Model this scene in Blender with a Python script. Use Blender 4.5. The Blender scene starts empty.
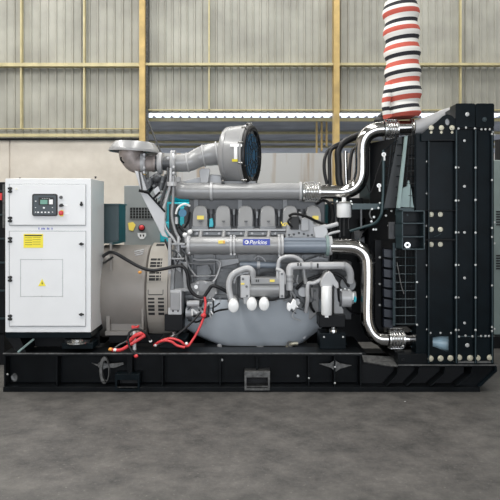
import bpy, bmesh, math, random
from mathutils import Vector, Matrix
from mathutils.geometry import tessellate_polygon
random.seed(7)
S = bpy.context.scene
COL = S.collection
D = 5.6; F = 622.2; HZ = 213.0; CZ = 1.611
def P(px, py, Y):
    k = (D + Y) / F
    return Vector(((px - 250) * k, Y, CZ + (HZ - py) * k))
def px(n, Y): return n * (D + Y) / F

# ------------------------------------------------------------ materials
def mat(name, col, rough=.5, metal=0.0, bump=0, bscale=40, var=0, vscale=6, emit=0, coat=0, spec=None):
    m = bpy.data.materials.new(name); m.use_nodes = True
    nt = m.node_tree; b = nt.nodes['Principled BSDF']
    b.inputs['Base Color'].default_value = (*col, 1)
    b.inputs['Roughness'].default_value = rough
    b.inputs['Metallic'].default_value = metal
    if coat: b.inputs['Coat Weight'].default_value = coat
    if spec is not None: b.inputs['Specular IOR Level'].default_value = spec
    tc = nt.nodes.new('ShaderNodeTexCoord')
    if var:
        n = nt.nodes.new('ShaderNodeTexNoise'); n.inputs['Scale'].default_value = vscale
        n.inputs['Detail'].default_value = 6
        nt.links.new(tc.outputs['Object'], n.inputs['Vector'])
        r = nt.nodes.new('ShaderNodeValToRGB')
        r.color_ramp.elements[0].position = .3; r.color_ramp.elements[1].position = .7
        r.color_ramp.elements[0].color = (*[c * (1 - var) for c in col], 1)
        r.color_ramp.elements[1].color = (*[min(1, c * (1 + var)) for c in col], 1)
        nt.links.new(n.outputs['Fac'], r.inputs['Fac']); nt.links.new(r.outputs['Color'], b.inputs['Base Color'])
    if bump:
        n = nt.nodes.new('ShaderNodeTexNoise'); n.inputs['Scale'].default_value = bscale
        n.inputs['Detail'].default_value = 4
        nt.links.new(tc.outputs['Object'], n.inputs['Vector'])
        bp = nt.nodes.new('ShaderNodeBump'); bp.inputs['Strength'].default_value = bump
        bp.inputs['Distance'].default_value = .01
        nt.links.new(n.outputs['Fac'], bp.inputs['Height']); nt.links.new(bp.outputs['Normal'], b.inputs['Normal'])
    if emit:
        b.inputs['Emission Color'].default_value = (*col, 1); b.inputs['Emission Strength'].default_value = emit
    return m
M = dict(
 white=mat('white_powder_coat', (.74, .745, .75), .38, var=.02),
 grey=mat('engine_grey_paint', (.27, .27, .272), .3, bump=.12, bscale=60, var=.08, coat=.25),
 lgrey=mat('light_grey_paint', (.44, .44, .445), .32, bump=.1, var=.06, coat=.2),
 dgrey=mat('cast_iron_grey', (.06, .062, .066), .4, bump=.3, bscale=50, var=.25),
 mgrey=mat('shaded_block_grey', (.145, .15, .156), .36, bump=.3, bscale=35, var=.3, coat=.1),  # darker than the engine grey; recess shade put into the colour
 sump=mat('sump_grey_paint', (.37, .40, .43), .26, bump=.05, var=.08, vscale=3, coat=.2),
 cool=mat('cool_grey_paint', (.18, .21, .25), .33, var=.06, coat=.2),
 alt=mat('alternator_grey_paint', (.235, .215, .195), .45, bump=.05, var=.06),
 altl=mat('alternator_shell_paint', (.31, .285, .25), .45, bump=.05, var=.05),
 black=mat('black_gloss_paint', (.005, .006, .007), .33, bump=.08, bscale=20, var=.3, spec=.12),
 blackd=mat('black_satin_paint', (.0035, .004, .005), .5, var=.2, spec=.2),
 rad=mat('radiator_black_paint', (.003, .006, .008), .3, bump=.03, bscale=5, var=.3, spec=.12),
 radedge=mat('lighter_radiator_paint', (.018, .034, .040), .4, metal=.1),  # lighter blue-black; puts the lit look of post edges into colour
 steel=mat('worn_and_lit_steel', (.085, .085, .083), .5, metal=.2, var=.6, vscale=30),  # worn steel grey; also paints the highlight line on the flange
 chrome=mat('polished_steel', (.44, .43, .42), .14, metal=1, bump=.03, bscale=30),
 clamp=mat('steel_clamp', (.62, .62, .61), .22, metal=.95),
 bolt=mat('zinc_bolt', (.52, .52, .50), .35, metal=.6),
 brass=mat('brass_plated_bolt', (.52, .49, .38), .36, metal=.55),
 rubber=mat('black_rubber', (.008, .008, .009), .42, spec=.35),
 hole=mat('dark_recess', (.012, .012, .013), .8),
 red=mat('red_cable_jacket', (.62, .045, .05), .4),
 orange=mat('orange_cap', (.75, .33, .06), .4),
 yellow=mat('yellow_label', (.85, .72, .05), .5),
 yel2=mat('yellow_tag', (.86, .68, .12), .5),
 blue=mat('blue_nameplate', (.015, .04, .36), .35),
 ink=mat('black_ink', (.02, .02, .02), .6),
 bink=mat('blue_ink', (.10, .12, .45), .6),
 paper=mat('white_vinyl', (.86, .86, .86), .5),
 filt=mat('white_filter_can', (.84, .84, .83), .3, coat=.3),
 teal=mat('teal_engine_paint', (.0, .37, .45), .35, bump=.1),
 dteal=mat('dark_teal_paint', (.022, .046, .052), .4, var=.08),
 bluem=mat('blue_filter_media', (.02, .14, .28), .5, bump=.5, bscale=80),
 panelg=mat('controller_grey', (.055, .07, .08), .4),
 lcd=mat('green_lcd', (.16, .34, .27), .25),
 ochre=mat('ochre_steel_paint', (.48, .34, .13), .5, var=.2, vscale=5),
 ochrel=mat('pale_ochre_steel_paint', (.50, .44, .25), .5, var=.15, vscale=5),
 boxg=mat('grey_cabinet_paint', (.24, .26, .26), .45, var=.05),
 encl=mat('grey_green_enclosure_paint', (.20, .25, .235), .5, var=.06),
 rust=mat('rusty_stained_steel', (.37, .32, .30), .5, metal=.3, var=.3, vscale=9),
 tealg=mat('pale_green_tone', (.22, .30, .29), .4, var=.1),
 paleb=mat('lit_pale_blue', (.42, .58, .66), .3, var=.1),  # pale blue carries the lit look of the grey pipe adapter
)
def wallmat():
    m = bpy.data.materials.new('beige_plaster'); m.use_nodes = True; nt = m.node_tree; b = nt.nodes['Principled BSDF']
    tc = nt.nodes.new('ShaderNodeTexCoord'); n = nt.nodes.new('ShaderNodeTexNoise'); n.inputs['Scale'].default_value = 2.2
    n.inputs['Detail'].default_value = 8; n.inputs['Roughness'].default_value = .65
    nt.links.new(tc.outputs['Object'], n.inputs['Vector'])
    r = nt.nodes.new('ShaderNodeValToRGB'); e = r.color_ramp.elements
    e[0].position = .3; e[0].color = (.54, .495, .435, 1); e[1].position = .66; e[1].color = (.66, .615, .55, 1)
    nt.links.new(n.outputs['Fac'], r.inputs['Fac']); nt.links.new(r.outputs['Color'], b.inputs['Base Color'])
    b.inputs['Roughness'].default_value = .85
    return m
M['plaster'] = wallmat()
def graywall():
    m = bpy.data.materials.new('stained_grey_wall'); m.use_nodes = True; nt = m.node_tree; b = nt.nodes['Principled BSDF']
    tc = nt.nodes.new('ShaderNodeTexCoord')
    mp = nt.nodes.new('ShaderNodeMapping'); mp.inputs['Scale'].default_value = (3.2, 1, .25)
    nt.links.new(tc.outputs['Object'], mp.inputs['Vector'])
    n = nt.nodes.new('ShaderNodeTexNoise'); n.inputs['Scale'].default_value = 1.6; n.inputs['Detail'].default_value = 6
    nt.links.new(mp.outputs['Vector'], n.inputs['Vector'])
    r = nt.nodes.new('ShaderNodeValToRGB'); e = r.color_ramp.elements
    e[0].position = .34; e[0].color = (.35, .27, .20, 1); e[1].position = .48; e[1].color = (.47, .47, .47, 1)
    nt.links.new(n.outputs['Fac'], r.inputs['Fac']); nt.links.new(r.outputs['Color'], b.inputs['Base Color'])
    b.inputs['Roughness'].default_value = .8
    return m
M['gwall'] = graywall()
def floormat():
    m = bpy.data.materials.new('dark_concrete'); m.use_nodes = True; nt = m.node_tree; b = nt.nodes['Principled BSDF']
    tc = nt.nodes.new('ShaderNodeTexCoord')
    n = nt.nodes.new('ShaderNodeTexNoise'); n.inputs['Scale'].default_value = 3.5; n.inputs['Detail'].default_value = 12; n.inputs['Roughness'].default_value = .75
    nt.links.new(tc.outputs['Object'], n.inputs['Vector'])
    r = nt.nodes.new('ShaderNodeValToRGB'); e = r.color_ramp.elements
    e[0].position = .32; e[0].color = (.030, .029, .028, 1); e[1].position = .68; e[1].color = (.115, .108, .10, 1)
    nt.links.new(n.outputs['Fac'], r.inputs['Fac'])
    v = nt.nodes.new('ShaderNodeTexNoise'); v.inputs['Scale'].default_value = 45; v.inputs['Detail'].default_value = 3
    nt.links.new(tc.outputs['Object'], v.inputs['Vector'])
    r2 = nt.nodes.new('ShaderNodeValToRGB'); r2.color_ramp.elements[0].position = .62; r2.color_ramp.elements[1].position = .78
    r2.color_ramp.elements[0].color = (0, 0, 0, 1); r2.color_ramp.elements[1].color = (.55, .55, .55, 1)
    nt.links.new(v.outputs['Fac'], r2.inputs['Fac'])
    mx = nt.nodes.new('ShaderNodeMix'); mx.data_type = 'RGBA'
    nt.links.new(r2.outputs['Color'], mx.inputs['Factor']); nt.links.new(r.outputs['Color'], mx.inputs['A'])
    mx.inputs['B'].default_value = (.19, .18, .165, 1)
    nt.links.new(mx.outputs['Result'], b.inputs['Base Color'])
    bp = nt.nodes.new('ShaderNodeBump'); bp.inputs['Strength'].default_value = .35; bp.inputs['Distance'].default_value = .01
    nt.links.new(n.outputs['Fac'], bp.inputs['Height']); nt.links.new(bp.outputs['Normal'], b.inputs['Normal'])
    b.inputs['Roughness'].default_value = .62
    return m
M['floor'] = floormat()
def cladmat():
    m = mat('faded_cladding', (.34, .335, .295), .6, var=.2, vscale=1.5); return m
M['clad'] = cladmat()
M['cladin'] = mat('lean_to_sheeting', (.36, .37, .39), .6, var=.2, vscale=2)
def stripes():
    m = bpy.data.materials.new('striped_fabric'); m.use_nodes = True; nt = m.node_tree; b = nt.nodes['Principled BSDF']
    tc = nt.nodes.new('ShaderNodeTexCoord'); sp = nt.nodes.new('ShaderNodeSeparateXYZ')
    nt.links.new(tc.outputs['Object'], sp.inputs['Vector'])
    a = nt.nodes.new('ShaderNodeMath'); a.operation = 'MULTIPLY'; a.inputs[1].default_value = .12
    nt.links.new(sp.outputs['X'], a.inputs[0])
    # bands bow like cloth wrapped round a tube
    s = nt.nodes.new('ShaderNodeMath'); s.operation = 'SUBTRACT'
    nt.links.new(sp.outputs['Z'], s.inputs[0]); nt.links.new(a.outputs[0], s.inputs[1])
    q = nt.nodes.new('ShaderNodeMath'); q.operation = 'MULTIPLY'; q.inputs[1].default_value = 1 / .165
    o_ = nt.nodes.new('ShaderNodeMath'); o_.operation = 'SUBTRACT'; o_.inputs[1].default_value = .042
    nt.links.new(s.outputs[0], o_.inputs[0]); nt.links.new(o_.outputs[0], q.inputs[0])
    f = nt.nodes.new('ShaderNodeMath'); f.operation = 'FRACT'; nt.links.new(q.outputs[0], f.inputs[0])
    r = nt.nodes.new('ShaderNodeValToRGB'); r.color_ramp.interpolation = 'CONSTANT'
    W = (.78, .76, .72, 1)
    e = r.color_ramp.elements; e[0].position = 0; e[0].color = (.52, .10, .07, 1); e[1].position = .28; e[1].color = W
    x = e.new(.5); x.color = (.02, .02, .025, 1); x = e.new(.72); x.color = W
    nt.links.new(f.outputs[0], r.inputs['Fac']); nt.links.new(r.outputs['Color'], b.inputs['Base Color'])
    b.inputs['Roughness'].default_value = .9
    return m
M['stripe'] = stripes()

# ------------------------------------------------------------ mesh helpers
class MB:
    def __init__(s): s.bm = bmesh.new()
    def box(s, x0, x1, y0, y1, z0, z1, rot=None):
        vs = [s.bm.verts.new(v) for v in ((x0,y0,z0),(x1,y0,z0),(x1,y1,z0),(x0,y1,z0),(x0,y0,z1),(x1,y0,z1),(x1,y1,z1),(x0,y1,z1))]
        for f in ((0,1,5,4),(1,2,6,5),(2,3,7,6),(3,0,4,7),(4,5,6,7),(3,2,1,0)): s.bm.faces.new([vs[i] for i in f])
        return s
    def pb(s, a, b, c, d, Y0, Y1):
        """box whose front face covers pixels a..c, b..d at depth Y0, real depth to Y1"""
        p = P(min(a, c), max(b, d), Y0); q = P(max(a, c), min(b, d), Y0)
        return s.box(p.x, q.x, Y0, Y1, p.z, q.z)
    def prism(s, pts, Y0, Y1, holes=(), world=False, dY=None):
        loops = [[(P(x, y, Y0) if not world else Vector((x, Y0, y))) for x, y in l] for l in ([pts] + list(holes))]
        fl = [v for l in loops for v in l]
        f0 = []; f1 = []
        for v in fl:
            d0 = dY(v) if dY else 0
            f0.append(s.bm.verts.new((v.x, Y0 + d0, v.z))); f1.append(s.bm.verts.new((v.x, Y1, v.z)))
        if len(loops) == 1:
            s.bm.faces.new(f0); s.bm.faces.new(f1[::-1])
        else:
            tl = [[Vector((v.x, v.z, 0)) for v in l] for l in loops]
            for t in tessellate_polygon(tl):
                s.bm.faces.new([f0[i] for i in t]); s.bm.faces.new([f1[i] for i in reversed(t)])
        o = 0
        for l in loops:
            n = len(l)
            for i in range(n):
                j = (i + 1) % n
                s.bm.faces.new([f0[o+i], f1[o+i], f1[o+j], f0[o+j]])
            o += n
        return s
    def lathe(s, p0, p1, prof, n=28, cap=True, sy=1.0):
        """prof: list of (t metres along the axis from p0 towards p1, radius)"""
        ax = (Vector(p1) - Vector(p0)).normalized()
        u = ax.orthogonal().normalized()
        if abs(ax.x) > .8: u = Vector((0, 0, 1)); u = (u - ax * u.dot(ax)).normalized()
        w = ax.cross(u)
        rings = []
        for t, r in prof:
            c = Vector(p0) + ax * t
            rings.append([s.bm.verts.new(c + (u * math.cos(2*math.pi*k/n) + w * math.sin(2*math.pi*k/n) * sy) * max(r, 1e-4)) for k in range(n)])
        for a, b in zip(rings, rings[1:]):
            for k in range(n): s.bm.faces.new([a[k], a[(k+1)%n], b[(k+1)%n], b[k]])
        if cap: s.bm.faces.new(rings[0][::-1]); s.bm.faces.new(rings[-1])
        return s
    def cyl(s, p0, p1, r0, r1=None, n=20):
        L = (Vector(p1) - Vector(p0)).length
        return s.lathe(p0, p1, [(0, r0), (L, r0 if r1 is None else r1)], n)
    def tube(s, pts, r, n=12, sub=6, smooth=True):
        pts = [Vector(p) for p in pts]
        rr = r if isinstance(r, (list, tuple)) else [r] * len(pts)
        if smooth and len(pts) > 2:
            ext = [pts[0] * 2 - pts[1]] + pts + [pts[-1] * 2 - pts[-2]]
            out = []; ro = []
            for i in range(1, len(ext) - 2):
                a, b, c, d = ext[i-1:i+3]
                for k in range(sub):
                    t = k / sub
                    out.append(.5 * ((2*b) + (c-a)*t + (2*a-5*b+4*c-d)*t*t + (3*b-a-3*c+d)*t**3))
                    ro.append(rr[i-1] * (1-t) + rr[i] * t)
            out.append(pts[-1]); ro.append(rr[-1]); pts, rr = out, ro
        tg = [(pts[min(i+1, len(pts)-1)] - pts[max(i-1, 0)]).normalized() for i in range(len(pts))]
        u = tg[0].orthogonal().normalized(); rings = []
        for i, p in enumerate(pts):
            u = (u - tg[i] * u.dot(tg[i])).normalized(); w = tg[i].cross(u)
            rings.append([s.bm.verts.new(p + (u * math.cos(2*math.pi*k/n) + w * math.sin(2*math.pi*k/n)) * rr[i]) for k in range(n)])
        for a, b in zip(rings, rings[1:]):
            for k in range(n): s.bm.faces.new([a[k], a[(k+1)%n], b[(k+1)%n], b[k]])
        s.bm.faces.new(rings[0][::-1]); s.bm.faces.new(rings[-1])
        return s
    def ball(s, c, r, sc=(1, 1, 1)):
        bmesh.ops.create_uvsphere(s.bm, u_segments=14, v_segments=9, radius=r, matrix=Matrix.Translation(c) @ Matrix.Diagonal((*sc, 1)))
        return s
    def mk(s, name, m, parent=None, bev=0):
        bmesh.ops.recalc_face_normals(s.bm, faces=s.bm.faces)
        me = bpy.data.meshes.new(name); s.bm.to_mesh(me); s.bm.free()
        me.polygons.foreach_set('use_smooth', [True] * len(me.polygons))
        me.set_sharp_from_angle(angle=math.radians(38))
        me.materials.append(M[m] if isinstance(m, str) else m)
        o = bpy.data.objects.new(name, me); COL.objects.link(o)
        if parent: attach(o, parent)
        if bev:
            b = o.modifiers.new('bevel', 'BEVEL'); b.width = bev; b.segments = 2; b.limit_method = 'ANGLE'; b.angle_limit = math.radians(50)
        return o
def wm(o):
    # world matrix of our un-rotated objects
    m = Matrix.Translation(o.location)
    return (wm(o.parent) @ o.matrix_parent_inverse @ m) if o.parent else m
def attach(o, parent):
    o.parent = parent; o.matrix_parent_inverse = wm(parent).inverted()
def thing(name, label, cat, loc, group=None):
    o = bpy.data.objects.new(name, None); o.empty_display_size = .1; COL.objects.link(o); o.location = loc
    return tag(o, label, cat, group)
def tag(o, label, cat, group=None):
    o['label'] = label; o['category'] = cat
    if group: o['group'] = group
    return o
def struct(o): o['kind'] = 'structure'; return o
def lab(o, t): o['label'] = t; return o

# bolts: one shared mesh per look, each bolt an object
_bm = {}
def boltmesh(m):
    if m not in _bm:
        b = MB(); b.lathe((0, 0, 0), (0, -1, 0), [(0, 1.25), (.22, 1.25), (.24, .95), (.75, .9), (.85, .7)], n=10)
        bmesh.ops.recalc_face_normals(b.bm, faces=b.bm.faces)
        me = bpy.data.meshes.new('bolt'); b.bm.to_mesh(me); b.bm.free(); me.materials.append(M[m]); _bm[m] = me
    return _bm[m]
def bolts(parent, lst, Y, r=1.0, m='bolt', name='bolt'):
    for x, y in lst:
        o = bpy.data.objects.new(name, boltmesh(m)); COL.objects.link(o)
        o.location = P(x, y, Y); k = px(r, Y); o.scale = (k, k, k); attach(o, parent)
def rrect(x0, y0, x1, y1, r, n=5):
    out = []
    for cx, cy, a0 in ((x1-r, y0+r, -90), (x1-r, y1-r, 0), (x0+r, y1-r, 90), (x0+r, y0+r, 180)):
        for k in range(n+1):
            a = math.radians(a0 + 90*k/n); out.append((cx + r*math.cos(a), cy + r*math.sin(a)))
    return out
def ell(cx, cy, rx, ry, n=20): return [(cx + rx*math.cos(2*math.pi*k/n), cy + ry*math.sin(2*math.pi*k/n)) for k in range(n)]
def text(body, cx, cy, h, w, Y, m, parent, name='lettering', shear=0):
    c = bpy.data.curves.new(name, 'FONT'); c.body = body; c.extrude = .0008; c.align_x = 'CENTER'; c.align_y = 'CENTER'; c.shear = shear; c.offset = .012
    t = bpy.data.objects.new('tmp', c); COL.objects.link(t); bpy.context.view_layer.update()
    me = bpy.data.meshes.new_from_object(t.evaluated_get(bpy.context.evaluated_depsgraph_get())); bpy.data.objects.remove(t)
    xs = [v.co.x for v in me.vertices]; ys = [v.co.y for v in me.vertices]
    sx = px(w, Y) / (max(xs) - min(xs)); sy = px(h, Y) / (max(ys) - min(ys)); mx = (max(xs)+min(xs))/2; my = (max(ys)+min(ys))/2
    c0 = P(cx, cy, Y)
    for v in me.vertices: v.co = Vector((c0.x + (v.co.x-mx)*sx, c0.y - v.co.z, c0.z + (v.co.y-my)*sy))
    me.materials.clear(); me.materials.append(M[m]); me.name = name
    o = bpy.data.objects.new(name, me); COL.objects.link(o); attach(o, parent); return o

# ============================================================ SETTING
WY = 6.0
def X(p, Y=WY): return (p - 250) * (D + Y) / F
def Zp(p, Y=WY): return CZ + (HZ - p) * (D + Y) / F
struct(MB().box(-9, 9.5, -9.5, 16, -.12, 0).mk('floor', 'floor'))
# back wall left: plaster below, corrugated cladding above
w = MB(); w.box(-9, X(9), WY, WY+.2, 0, Zp(139)); w.box(X(11), X(141), WY, WY+.2, 0, Zp(139)); w.box(X(9), X(11), WY+.03, WY+.2, 0, Zp(139))
struct(w.mk('wall_back', 'plaster'))
def corrugated(x0, x1, z0, z1, Y, pitch, name, m, horiz=False, parent=None, skip=None):
    b = MB(); x = x0; pts = []
    while x < x1:
        for dx, dy in ((0, 0), (pitch*.10, -.03), (pitch*.22, -.03), (pitch*.32, 0)): pts.append((x+dx, Y+dy))
        x += pitch
    pts.append((x1, Y))
    va = [b.bm.verts.new((a, y, z0)) for a, y in pts]; vb = [b.bm.verts.new((a, y, z1)) for a, y in pts]
    vc = [b.bm.verts.new((a, y+.02, z0)) for a, y in pts]; vd = [b.bm.verts.new((a, y+.02, z1)) for a, y in pts]
    for i in range(len(pts)-1):
        b.bm.faces.new([va[i], va[i+1], vb[i+1], vb[i]]); b.bm.faces.new([vc[i+1], vc[i], vd[i], vd[i+1]])
        b.bm.faces.new([va[i], vc[i], vc[i+1], va[i+1]]); b.bm.faces.new([vb[i], vb[i+1], vd[i+1], vd[i]])
    return b.mk(name, m)
struct(corrugated(-9, X(141), Zp(139), 6.9, WY+.12, px(8.4, WY), 'wall_back_cladding', 'clad'))
struct(corrugated(X(141), 9.5, Zp(112), 6.9, WY+.12, px(7.4, WY), 'wall_back_cladding', 'clad'))
# girts, rails, posts and a painted shadow strip
n = 0
def trim(b, m):
    global n; n += 1
    return struct(b.mk('trim_%d' % n, m))
trim(MB().box(-9, X(141), WY-.10, WY, Zp(137.3), Zp(134.3)), 'ochrel')
trim(MB().box(-9, X(141), WY-.05, WY+.02, Zp(140.4), Zp(138.4)), 'blackd')  # black strip painted in for the shadow line under the girt
trim(MB().box(-9, X(141), WY+.02, WY+.08, Zp(128.9), Zp(128.1)), 'ochrel')
trim(MB().box(-9, X(141), WY-.06, WY+.08, Zp(67), Zp(63.5)), 'ochrel')
for xx in (21, 84): trim(MB().box(X(xx-.6), X(xx+.9), WY-.02, WY+.08, Zp(129), 6.9), 'ochrel')
trim(MB().box(X(140.5), X(146), WY-.14, WY+.1, 0, 6.9), 'ochre')
trim(MB().box(X(146), X(148), WY-.04, WY+.1, 0, 6.9), 'steel')
trim(MB().box(X(333), X(338.5), WY-.14, WY+.1, 0, 6.9), 'ochre')
trim(MB().box(X(148), 9.5, WY+.0, WY+.08, Zp(110.5), Zp(109.2)), 'ochrel')
for xx in (209, 461): trim(MB().box(X(xx-.7), X(xx+.7), WY-.0, WY+.08, Zp(110), 6.9), 'ochrel')
trim(MB().box(X(146), 9.5, WY-.06, WY+.08, Zp(66), Zp(63.5)), 'ochrel')
# low grey wall in the open bay
struct(MB().box(X(141), 9.5, WY+.1, WY+.25, 0, Zp(152.5)).mk('wall_back_low', 'gwall'))
# lean-to roof seen through the bay
RZ = Zp(118.2, WY+.3)
lb = MB(); x = X(70); y0, y1 = WY+.3, 15.9
p = .17
while x < 9.4:
    lb.box(x, x+p*.8, y0, y1, RZ, RZ+.012); lb.box(x+p*.8, x+p, y0, y1, RZ+.0, RZ+.045); x += p
lean = struct(lb.mk('ceiling_lean_to', 'cladin'))
for pyy in (120.3, 133.3, 142.5, 147.3):
    dist = (RZ-.04-CZ) * F / (HZ - pyy); Yq = dist - D
    trim(MB().box(X(70), 9.4, Yq, Yq+.09, RZ-.055, RZ-.001), 'ochrel')
struct(MB().box(-9, 9.5, 15.9, 16.0, 0, 1.6).mk('wall_far', 'plaster'))
# a few rafter brackets by the second column
for k, (a, b_) in enumerate(((316, 146), (321, 143), (326, 138))):
    trim(MB().box(X(a, 6.6), X(a+1.6, 6.6), 6.6, 6.7, Zp(b_+8, 6.6), RZ-.001), 'ochre')
trim(MB().tube([P(148, 121, 5.95), P(163, 158, 5.95)], .018, n=8, smooth=False), 'steel')
trim(MB().tube([P(290, 158, 6.3), P(420, 158, 6.3)], .03, n=8, smooth=False), 'blackd')
struct(MB().box(-9.2, -9, -9.5, WY+.2, 0, 7).mk('wall_left', 'plaster'))
struct(MB().box(9.5, 9.7, -9.5, WY+.2, 0, 7).mk('wall_right', 'plaster'))
fw = MB(); fw.box(-9.2, -5, -9.7, -9.5, 0, 7); fw.box(5, 9.7, -9.7, -9.5, 0, 7); fw.box(-5, 5, -9.7, -9.5, 4.6, 7)
struct(fw.mk('wall_front', 'plaster'))
struct(MB().box(-9.2, 9.7, -9.5, WY+.2, 6.9, 7.05).mk('ceiling', 'clad'))

# ============================================================ BASE FRAME
sk = thing('generator_base_frame', 'long black welded steel base frame lying on the concrete floor under the whole machine', 'base frame', P(250, 392, .8))
zt = P(0, 353, 0).z; zb = 0.0
X0 = P(3, 0, 0).x; X1 = P(362, 0, 0).x; XR = P(480, 0, 0).x
def ibeam(name, ya, yb, yw):
    b = MB(); b.box(X0, X1, ya, yb, zt-.028, zt)
    b.box(X0, X1, yw, yw+.02, .05, zt-.028); b.box(X0, XR, ya, yb, .0, .045)
    return b.mk(name, 'black', sk, .003)
fb = ibeam('front_beam', 0, .25, .13)
ibeam('rear_beam', 1.35, 1.6, 1.47)
e = MB(); e.box(X0, X1, -.004, .004, zt-.010, zt+.001); e.mk('worn_highlight_edge', 'steel', sk)  # edge wear and its highlight line painted as one lighter strip
for xx in (3.8, 56, 162, 220, 309, 335, 361):
    p0 = P(xx-.8, 0, 0).x; p1 = P(xx+.8, 0, 0).x
    MB().box(p0, p1, .02, .13, .045, zt-.028).mk('web_stiffener', 'black', sk, .002)
for xx in (8, 90, 200, 300, 356):
    p0 = P(xx, 0, 0).x; MB().box(p0, p0+.12, .15, 1.47, .06, zt-.03).mk('cross_member', 'blackd', sk)
for (a, b_, c, d) in ((115, 374, 139.5, 391), (244.5, 371.5, 270, 390.5)):
    k = MB(); k.prism([(a, b_), (c, b_), (c, d), (a, d)], -.01, .13, holes=[[(a+2, b_+6), (c-2, b_+6), (c-2, d-2), (a+2, d-2)]])
    fp = k.mk('forklift_pocket', 'steel' if a > 200 else 'rad', sk, .002)
    MB().pb(a+2, b_+6, c-2, d-2, .126, .132).mk('pocket_back', 'hole', fp)
    MB().pb(a+2, d-4, c-2, d-2, .0, .12).mk('pocket_floor', 'steel', fp)
    m = (a+c)/2; MB().pb(m-1.2 if a > 200 else m, 354, m+1.0 if a > 200 else m+5, b_, .04, .13).mk('pocket_post', 'black', sk, .002)
# lifting eye and lugs, one shaped as highlights
l = MB().prism(ell(104, 370.5, 5, 13.8), .0, .05, holes=[ell(105.2, 371, 3.2, 10.4)]).mk('lifting_eye', 'steel', sk, .006)
l = MB().prism([(91, 363), (97, 364.5), (101, 361), (108, 364), (123, 362.5), (124, 364.5), (115, 368), (106, 368), (101, 371), (98, 366.5)], .03, .05).mk('lug_and_highlight_plate', 'steel', sk, .003)
l = MB().prism([(319, 364), (330, 363.5), (335, 360), (340, 363.5), (352, 365.5), (340, 369), (336, 372), (331, 368)], .03, .05).mk('lug_and_highlight_plate', 'steel', sk, .003)  # plate cut to the spiky outline of highlights on a lug
MB().cyl(P(14.5, 377, .125), P(14.5, 377, .132), px(3.2, .13), n=20).mk('hole_patch', 'steel', sk)  # grey disc standing in for the lighter floor seen through a hole
MB().prism(ell(14.5, 377.5, 2.9, 4.2), .122, .13).mk('hole_patch', 'steel', sk)
bolts(sk, [(7.5, 374.2), (309, 378), (335, 367), (335, 383)], .12 if 0 else .018, .8)
bolts(sk, [(298, 376), (222, 360)], .128, 1)
# stepped down right end that carries the radiator
pl = MB(); zp = P(0, 364.6, 0).z; a = P(398, 0, 0).x; b_ = P(496.5, 0, 0).x
pl.box(a, b_, 0, 1.6, zp-.022, zp); pl.mk('radiator_deck', 'black', sk, .003)
MB().box(a, b_, -.004, .003, zp-.008, zp+.001).mk('deck_edge_line', 'steel', sk)  # lighter grey line along the deck edge
MB().box(P(360, 0, 0).x, XR-.1, .13, .15, .045, zp-.022).mk('deck_web', 'blackd', sk)
g = MB(); v = [g.bm.verts.new(q) for q in (P(362, 355, .03), P(393, 356.5, .28), P(398.5, 366, .0), P(391, 366, 0), P(364, 361.5, .0))]
g.bm.faces.new(v); r = bmesh.ops.extrude_face_region(g.bm, geom=list(g.bm.faces)); bmesh.ops.translate(g.bm, verts=[q for q in r['geom'] if isinstance(q, bmesh.types.BMVert)], vec=(0, .01, -.012))
g.mk('sloped_gusset', 'steel', sk)
for xt, xb in ((399, 387), (420, 407), (446, 431), (473, 457)):
    MB().prism([(xt-1.2, 368), (xt, 368), (xt-.5, 374), (xb+.6, 386), (xb-1, 386), (xt-2, 374)], .004, .13).mk('diagonal_stiffener', 'black', sk)
MB().prism([(473, 367), (497, 367), (497, 371), (481, 385.5), (458, 385.5), (473, 374)], .05, .07).mk('end_flare', 'black', sk)
MB().prism([(495, 367), (497, 367), (497, 371.5), (481, 386.5), (478, 386.5), (495, 371)], 0, 1.6).mk('end_plate', 'rad', sk)
sb = MB().pb(398, 354, 428, 364.5, .03, .2).mk('radiator_foot', 'black', sk, .003)
bolts(sb, [(403, 360)], .03, 1.6, 'blackd')
# inner deck plate below engine
MB().box(X0+.05, X1, .3, 1.3, zt-.2, zt-.18).mk('drip_tray', 'blackd', sk)

# ============================================================ CONTROL CABINET
cb = thing('control_cabinet', 'tall white control cabinet with two hinged doors on the left end of the base', 'control cabinet', P(48, 338, .25))
MB().pb(5.2, 178.5, 91, 332.3, 0, .5).mk('body', 'white', cb, .004)
up = MB().pb(9.5, 184.5, 85.5, 225, -.014, -.001).mk('upper_door', 'white', cb, .003)
lo = MB().pb(9.5, 231.5, 85.5, 326, -.014, -.001).mk('lower_door', 'white', cb, .003)
gap = MB()
for (a, b1, c, d) in ((9, 184, 86, 225.5), (9, 231, 86, 326.5)):
    gap.prism([(a, b1), (c, b1), (c, d), (a, d)], -.003, -.0005, holes=[[(a+.3, b1+.3), (c-.3, b1+.3), (c-.3, d-.3), (a+.3, d-.3)]])
gap.mk('door_seal', 'panelg', cb)
def hinge(x, y, par):
    h = MB(); h.pb(x-2, y-2.6, x+2.2, y-.5, -.022, -.012); h.pb(x-2, y+.6, x+2.2, y+2.6, -.022, -.012); h.pb(x-.3, y-3, x+1, y+3, -.03, -.012)
    h.mk('hinge', 'ink', par, .001)
for y in (190, 219.5): hinge(9.7, y, up)
for y in (240, 279, 317.7): hinge(9.7, y, lo)
def lock(x, y, par, rot):
    h = MB(); h.cyl(P(x, y, -.013), P(x, y, -.03), px(1.6, 0), n=14)
    h.pb(x-(1 if rot else 2.4), y-(2.8 if rot else .5), x+(.6 if rot else 2.4), y+(1 if rot else .8), -.035, -.02); h.mk('lock', 'ink', par, .001)
lock(81.3, 204.5, up, True); lock(81.2, 244, lo, False); lock(81.2, 314.5, lo, False)
lab(MB().cyl(P(16.4, 189, -.014), P(16.4, 189, -.022), px(.9, 0), n=12).mk('indicator_lamp', 'brass', up), 'small brass round indicator')
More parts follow.
